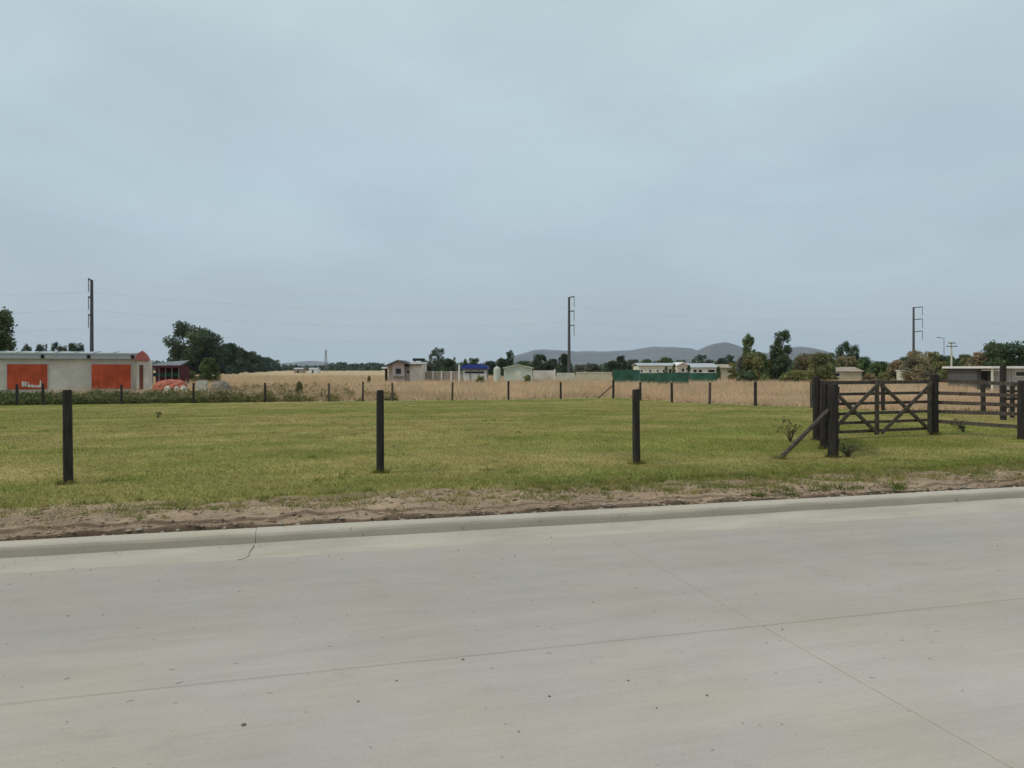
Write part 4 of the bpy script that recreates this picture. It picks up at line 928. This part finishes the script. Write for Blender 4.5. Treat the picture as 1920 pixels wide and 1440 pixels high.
TR = [
 (-14, 100, 574, 84, 'broad', 'dark', 'dark leafy tree cut off by the left edge above the white building', 0),
 (350, 230, 604, 88, 'airy', 'dark', 'tallest tree of the dark row right of the red shed, with ragged crown', 0),
 (338, 236, 640, 60, 'bush', 'deep', 'dense dark lower tree under the tallest ragged tree', 1),
 (392, 240, 613, 66, 'broad', 'deep', 'second tallest round headed tree of the dark row', 1),
 (382, 238, 645, 80, 'bush', 'deep', 'dark thicket tree between the two tallest of the row', 2),
 (422, 262, 636, 60, 'bush', 'deep', 'third tree of the dark row, stepping down to the right', 0),
 (446, 300, 646, 52, 'bush', 'deep', 'fourth tree of the dark row, stepping down to the right', 1),
 (466, 340, 655, 46, 'bush', 'deep', 'fifth tree of the dark row, stepping down to the right', 2),
 (484, 390, 661, 42, 'bush', 'teal', 'sixth tree of the dark row, stepping down to the right', 0),
 (501, 450, 667, 36, 'bush', 'teal', 'seventh tree of the dark row, stepping down to the right', 1),
 (515, 520, 673, 28, 'bush', 'teal', 'last and lowest tree at the right end of the dark row', 2),
 (392, 98, 664, 42, 'bush', 'mid', 'small green bushy tree in front of the dark tree row', 0),
 (352, 96, 692, 40, 'bush', 'olive', 'low olive shrub between the red shed and the small green tree', 1),
 (50, 260, 643, 22, 'broad', 'teal', 'leftmost small distant tree above the white building roof', 1), (74, 262, 643, 24, 'broad', 'teal', 'second small distant tree above the white building roof', 2),
 (87, 262, 640, 14, 'cone', 'teal', 'pointed small distant tree above the white building roof', 0), (101, 262, 641, 18, 'tall', 'teal', 'slim distant tree above the middle of the white building roof', 1),
 (117, 264, 646, 20, 'broad', 'grey', 'low pale distant tree above the white building roof', 0), (143, 260, 640, 38, 'broad', 'deep', 'flat dark distant tree left of the left power pole', 2),
 (800, 150, 671, 40, 'bush', 'grey', 'dull brownish tree right behind the gabled house', 0), (821, 165, 651, 34, 'airy', 'teal', 'round headed sparse tree rising behind the low tan wall', 1),
 (840, 150, 668, 36, 'bush', 'dark', 'dark tree below the round headed sparse tree', 1), (852, 160, 668, 20, 'cone', 'mid', 'pointed green conifer left of the blue stall', 1),
 (873, 160, 670, 24, 'cone', 'dark', 'pointed dark conifer behind the blue stall', 2), (889, 158, 668, 30, 'bush', 'dark', 'bushy dark tree behind the right end of the blue stall', 2),
 (918, 180, 673, 34, 'bush', 'teal', 'blurred dark tree between blue stall and pale shed', 0), (940, 170, 668, 34, 'bush', 'dark', 'dark tree behind the white tank', 1), (956, 172, 657, 20, 'tall', 'dark', 'slim dark tree rising behind the pale shed', 0),
 (985, 175, 674, 44, 'bush', 'dark', 'dark broad tree behind the right end of the pale shed', 2), (1008, 165, 663, 26, 'airy', 'deep', 'ragged dark tree left of the centre power pole', 2), (1018, 168, 664, 22, 'tall', 'deep', 'upright dark tree left of the centre power pole', 2),
 (1034, 165, 668, 30, 'bush', 'deep', 'dense dark shrub tree left of the foot of the centre power pole', 0), (1058, 150, 658, 32, 'bush', 'deep', 'dark tree wrapped round the foot of the centre power pole', 1),
 (1088, 170, 681, 34, 'bush', 'grey', 'low grey green tree just right of the centre power pole', 2), (1112, 175, 679, 40, 'bush', 'grey', 'low rounded grey tree between power pole and mesh fence', 0),
 (1146, 170, 674, 32, 'bush', 'deep', 'dark tree above the left green mesh fence', 1), (1163, 172, 667, 34, 'airy', 'deep', 'taller ragged dark tree above the left green mesh fence', 0), (1186, 168, 671, 34, 'bush', 'deep', 'dark tree at the left end of the long cream house', 2),
 (1211, 165, 669, 36, 'bush', 'mid', 'green round tree behind the left half of the long cream house', 0), (1248, 170, 666, 44, 'bush', 'mid', 'green broad tree behind the right half of the long cream house', 1),
 (1276, 190, 672, 28, 'bush', 'teal', 'small dark tree behind the white cottage', 2), (1314, 200, 664, 34, 'airy', 'teal', 'ragged dark tree behind the grey roofed house', 1), (1330, 205, 671, 34, 'bush', 'grey', 'low dull tree behind the grey roofed house', 1),
 (1352, 200, 667, 30, 'bush', 'teal', 'dark tree left behind the brown house', 0), (1368, 205, 665, 24, 'tall', 'teal', 'upright dark tree behind the brown house', 0),
 (1249, 112, 686, 8, 'tall', 'mid', 'thin dark young tree before the long cream house', 0), (1263, 112, 682, 9, 'tall', 'mid', 'thin dark young tree left of the white cottage', 1), (1291, 112, 683, 9, 'tall', 'dark', 'thin dark young tree right of the white cottage', 2), (1347, 112, 684, 12, 'bush', 'mid', 'small round green shrub at the right end of the grey roofed house', 1),
 (1402, 112, 627, 30, 'tall', 'mid', 'slim tall tree, shorter left one of the pair', 0), (1411, 108, 652, 54, 'bush', 'olive', 'olive green bushy tree at the foot of the left slim tree', 0), (1424, 110, 658, 40, 'bush', 'mid', 'dark bush right of the left slim tree', 2), (1391, 110, 665, 34, 'bush', 'grey', 'brown green bush left of the left slim tree', 1),
 (1464, 112, 619, 44, 'tall', 'dark', 'slim tall dark tree, taller right one of the pair', 1), (1470, 110, 660, 44, 'bush', 'dark', 'dark bush at the foot of the right slim tree', 1), (1447, 113, 672, 34, 'bush', 'olive', 'low olive shrub between the two slim trees', 2),
 (1512, 116, 656, 56, 'bush', 'brown', 'brown olive shrub right of the slim trees', 0), (1536, 106, 655, 52, 'bush', 'olive', 'green olive tree behind the corral wing posts', 1), (1552, 112, 657, 36, 'bush', 'mid', 'green rounded tree left of the two headed tree', 2),
 (1583, 130, 640, 34, 'airy', 'dark', 'two headed dark tree behind the left half of the gate', 0), (1602, 132, 646, 24, 'airy', 'dark', 'dark leaning tree right of the two headed tree', 2), (1588, 126, 664, 46, 'bush', 'brown', 'brownish bush under the two headed tree', 2),
 (1622, 120, 663, 34, 'bush', 'fresh', 'small pale green tree behind the middle of the gate', 0), (1642, 118, 676, 36, 'bush', 'mid', 'low green shrub behind the gate middle', 1), (1662, 170, 681, 34, 'bush', 'teal', 'low bluish far shrub behind the right gate half', 2), (1674, 150, 676, 20, 'cone', 'dark', 'small pointed dark conifer behind the right gate half', 0),
 (1694, 118, 663, 44, 'bush', 'dark', 'dark tree left of the right power pole', 0), (1716, 106, 656, 60, 'airy', 'brown', 'bare brownish tree in front of the right power pole', 1), (1722, 102, 664, 66, 'bush', 'brown', 'dense brown shrub below the right power pole', 1), (1748, 110, 654, 40, 'bush', 'olive', 'olive tree with pale top between power pole and utility pole', 2),
 (1766, 112, 661, 40, 'bush', 'dark', 'dark tree left of the utility pole', 1), (1792, 108, 672, 40, 'bush', 'mid', 'green shrub just right of the utility pole', 0), (1812, 112, 666, 36, 'bush', 'olive', 'olive shrub left of the flat roofed building', 1),
 (1836, 100, 655, 54, 'bush', 'brown', 'rounded brown olive tree left of the big dark tree', 2), (1882, 98, 638, 84, 'broad', 'dark', 'big dark spreading tree above the flat roofed building', 0), (1862, 104, 650, 60, 'bush', 'dark', 'dark tree tucked left of the big spreading tree', 0), (1922, 96, 642, 60, 'bush', 'dark', 'dark tree cut off by the right edge', 1),
 (1800, 92, 688, 30, 'bush', 'mid', 'low green bush at the foot of the utility pole', 2), (1630, 100, 696, 30, 'bush', 'brown', 'low brown scrub seen over the left top of the gate', 0), (1656, 101, 697, 28, 'bush', 'olive', 'low olive scrub seen over the right top of the gate', 2), (1733, 98, 692, 32, 'bush', 'brown', 'low brown scrub left behind the gate post', 1), (1762, 99, 694, 32, 'bush', 'olive', 'low olive scrub right behind the gate post', 0), (1490, 100, 692, 60, 'bush', 'olive', 'low olive scrub right of the slim trees at field edge', 2), (1400, 100, 694, 44, 'bush', 'dark', 'low dark scrub under the left slim tree', 0),
 (1500, 124, 664, 40, 'bush', 'mid', 'mid green tree just right of the taller slim tree', 1), (1568, 122, 668, 40, 'bush', 'olive', 'olive bush left under the two headed tree', 0), (1612, 126, 672, 40, 'bush', 'olive', 'olive bush right under the leaning tree', 2),
 (1655, 122, 673, 40, 'bush', 'mid', 'green bush behind the right end of the gate middle', 0), (1680, 116, 672, 40, 'bush', 'brown', 'brown bush left of the white hut', 2), (1736, 114, 668, 44, 'bush', 'brown', 'brown bush right of the right power pole foot', 0),
 (1760, 104, 674, 40, 'bush', 'olive', 'olive bush below the street lamp', 2), (1780, 116, 662, 40, 'bush', 'mid', 'mid green tree right behind the utility pole', 1), (1806, 118, 660, 44, 'bush', 'dark', 'dark green tree between utility pole and brown olive tree', 2), (1822, 104, 676, 44, 'bush', 'olive', 'olive bush at the left end of the flat white roof', 1),
 (1438, 118, 668, 36, 'bush', 'dark', 'dark green bush midway between the two slim trees', 0), (1378, 118, 676, 34, 'bush', 'olive', 'olive bush at the right end of the brown house', 2),
 (561, 52.0, 712, 18, 'bush', 'olive', 'tiny olive shrub in the weeds below the far plain', 1), (901, 100, 704, 22, 'bush', 'olive', 'small green shrub in dry grass below the blue stall', 2), (988, 100, 701, 18, 'bush', 'olive', 'small green shrub before the pale green shed', 0), (692, 90, 702, 8, 'bush', 'brown', 'tiny dark shrub left of the gabled house', 0),
]
for i, (px, Y, top, wpx, kind, tint, lb, var) in enumerate(TR): tree(px, Y, top, wpx, kind, tint, lb, var)
# far wood that reads as one mass
def wood(name, label, p0, p1, Y0, Y1, tops, seed, tint, n=9000):
    r_ = np.random.default_rng(seed); L = []
    for k in range(150):
        t = r_.uniform(0, 1); px = p0 + (p1 - p0) * t; Y = r_.uniform(Y0, Y1); top = np.interp(px, [a for a, _ in tops], [b for _, b in tops]) + r_.uniform(-1.5, 4)
        hz = Z(top, Y) + .56; rad = max(1.2, hz * r_.uniform(.25, .45)); L.append((X(px, Y), Y, -.56 + max(rad * .8, hz - rad), rad)); L.append((X(px, Y) + r_.uniform(-2, 2), Y, -.56 + hz * .3, rad * 1.1))
    P_, c_ = leafquads(r_, L, n, Y0 / 500.0); P_[:, :, 2] = np.maximum(P_[:, :, 2], -.6)
    stuff(poly_soup(name, P_, c_, leafmat(tint, TINT[tint])), label, 'wood')
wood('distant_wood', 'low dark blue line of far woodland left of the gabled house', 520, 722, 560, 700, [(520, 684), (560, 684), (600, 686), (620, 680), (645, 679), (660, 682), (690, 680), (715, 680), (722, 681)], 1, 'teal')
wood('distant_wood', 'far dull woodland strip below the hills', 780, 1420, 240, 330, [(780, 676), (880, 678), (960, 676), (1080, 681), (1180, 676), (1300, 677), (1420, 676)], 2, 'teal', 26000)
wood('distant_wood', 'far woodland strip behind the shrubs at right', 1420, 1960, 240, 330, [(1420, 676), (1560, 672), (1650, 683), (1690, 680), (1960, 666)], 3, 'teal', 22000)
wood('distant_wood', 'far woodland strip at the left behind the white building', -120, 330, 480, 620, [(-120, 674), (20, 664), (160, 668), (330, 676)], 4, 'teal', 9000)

# ------------------------------------------------------------------ hills and the air
M['hill'] = mat('hill_scrub', (.045, .052, .06), .95, .4, .0030, c2=(.125, .105, .10))  # some blue of the distant air is put into the scrub colour
def hill(name, label, Y, depth, prof_, seed, dx=40):
    ps = np.array(prof_, float); xa = X(ps[0, 0], Y); xb = X(ps[-1, 0], Y); nx = int((xb - xa) / dx) + 1; ny = 26
    xs_ = np.linspace(xa, xb, nx); yy_ = np.linspace(-1, 1, ny); XX, TT = np.meshgrid(xs_, yy_)
    hh = np.interp(xs_ / Y * FPX + 960, ps[:, 0], (HOR - ps[:, 1]) / FPX * Y + EYE + .56)
    prof1 = (1 - np.abs(TT) ** 1.6) ** 1.1
    nz = fbm(XX / 420, TT * depth / 420, seed, 4) - .5
    HH = hh[None] * (prof1 + .7 * nz * (1 - np.abs(TT)) * np.abs(TT) * 2) * (1 + .16 * (fbm(XX / 260, TT * 2, seed + 5, 4) - .5)) - .6 - 2 * (np.abs(TT) > .99)
    YY = Y + TT * depth
    me = bpy.data.meshes.new(name); co = np.stack([XX - XX.mean(), YY - Y, HH], -1).reshape(-1, 3); id_ = np.arange(nx * ny).reshape(ny, nx)
    q_ = np.stack([id_[:-1, :-1], id_[:-1, 1:], id_[1:, 1:], id_[1:, :-1]], -1).reshape(-1, 4); me.from_pydata(co.tolist(), [], q_.tolist()); me.update()
    me.polygons.foreach_set('use_smooth', np.ones(len(q_), bool))
    return struct(link(name, me, M['hill'], None, (XX.mean(), Y, 0)), label)
hill('hill', 'long flat topped blue hill range on the horizon', 9000, 1800, [(900, 690), (940, 676), (975, 664), (1000, 657), (1012, 655.5), (1060, 657), (1080, 660), (1110, 657.5), (1150, 658), (1185, 656.5), (1205, 652), (1225, 650), (1262, 650.5), (1285, 653), (1300, 659), (1330, 668), (1380, 680), (1430, 690)], 5)
hill('hill', 'nearer pinkish hill with a rounded peak', 6800, 1300, [(1225, 690), (1270, 676), (1300, 664), (1315, 657), (1330, 649), (1345, 643.5), (1358, 643), (1372, 646.5), (1388, 653), (1410, 660), (1440, 662), (1462, 657), (1485, 651.5), (1510, 653), (1535, 660), (1570, 670), (1620, 680), (1680, 690)], 8)
hill('hill', 'small pale far hill above the plain at left of the mast', 10500, 1500, [(500, 690), (535, 683), (565, 678), (590, 677), (615, 680), (650, 684), (720, 690)], 12)
hz = bpy.data.objects.new('haze', MB().box(-19000, 19000, -3000, 17000, -2.0, 420).mesh('haze')); COL.objects.link(hz)
m = bpy.data.materials.new('haze_air'); m.use_nodes = True; nt = m.node_tree; nt.nodes.clear()
o_ = nt.nodes.new('ShaderNodeOutputMaterial'); pv = nt.nodes.new('ShaderNodeVolumePrincipled'); pv.inputs['Color'].default_value = (.66, .80, 1.0, 1); pv.inputs['Density'].default_value = 0.00005; pv.inputs['Anisotropy'].default_value = 0.0
nt.links.new(pv.outputs[0], o_.inputs['Volume']); hz.data.materials.append(m); stuff(hz, 'thin pale haze over the plain and far hills', 'haze')
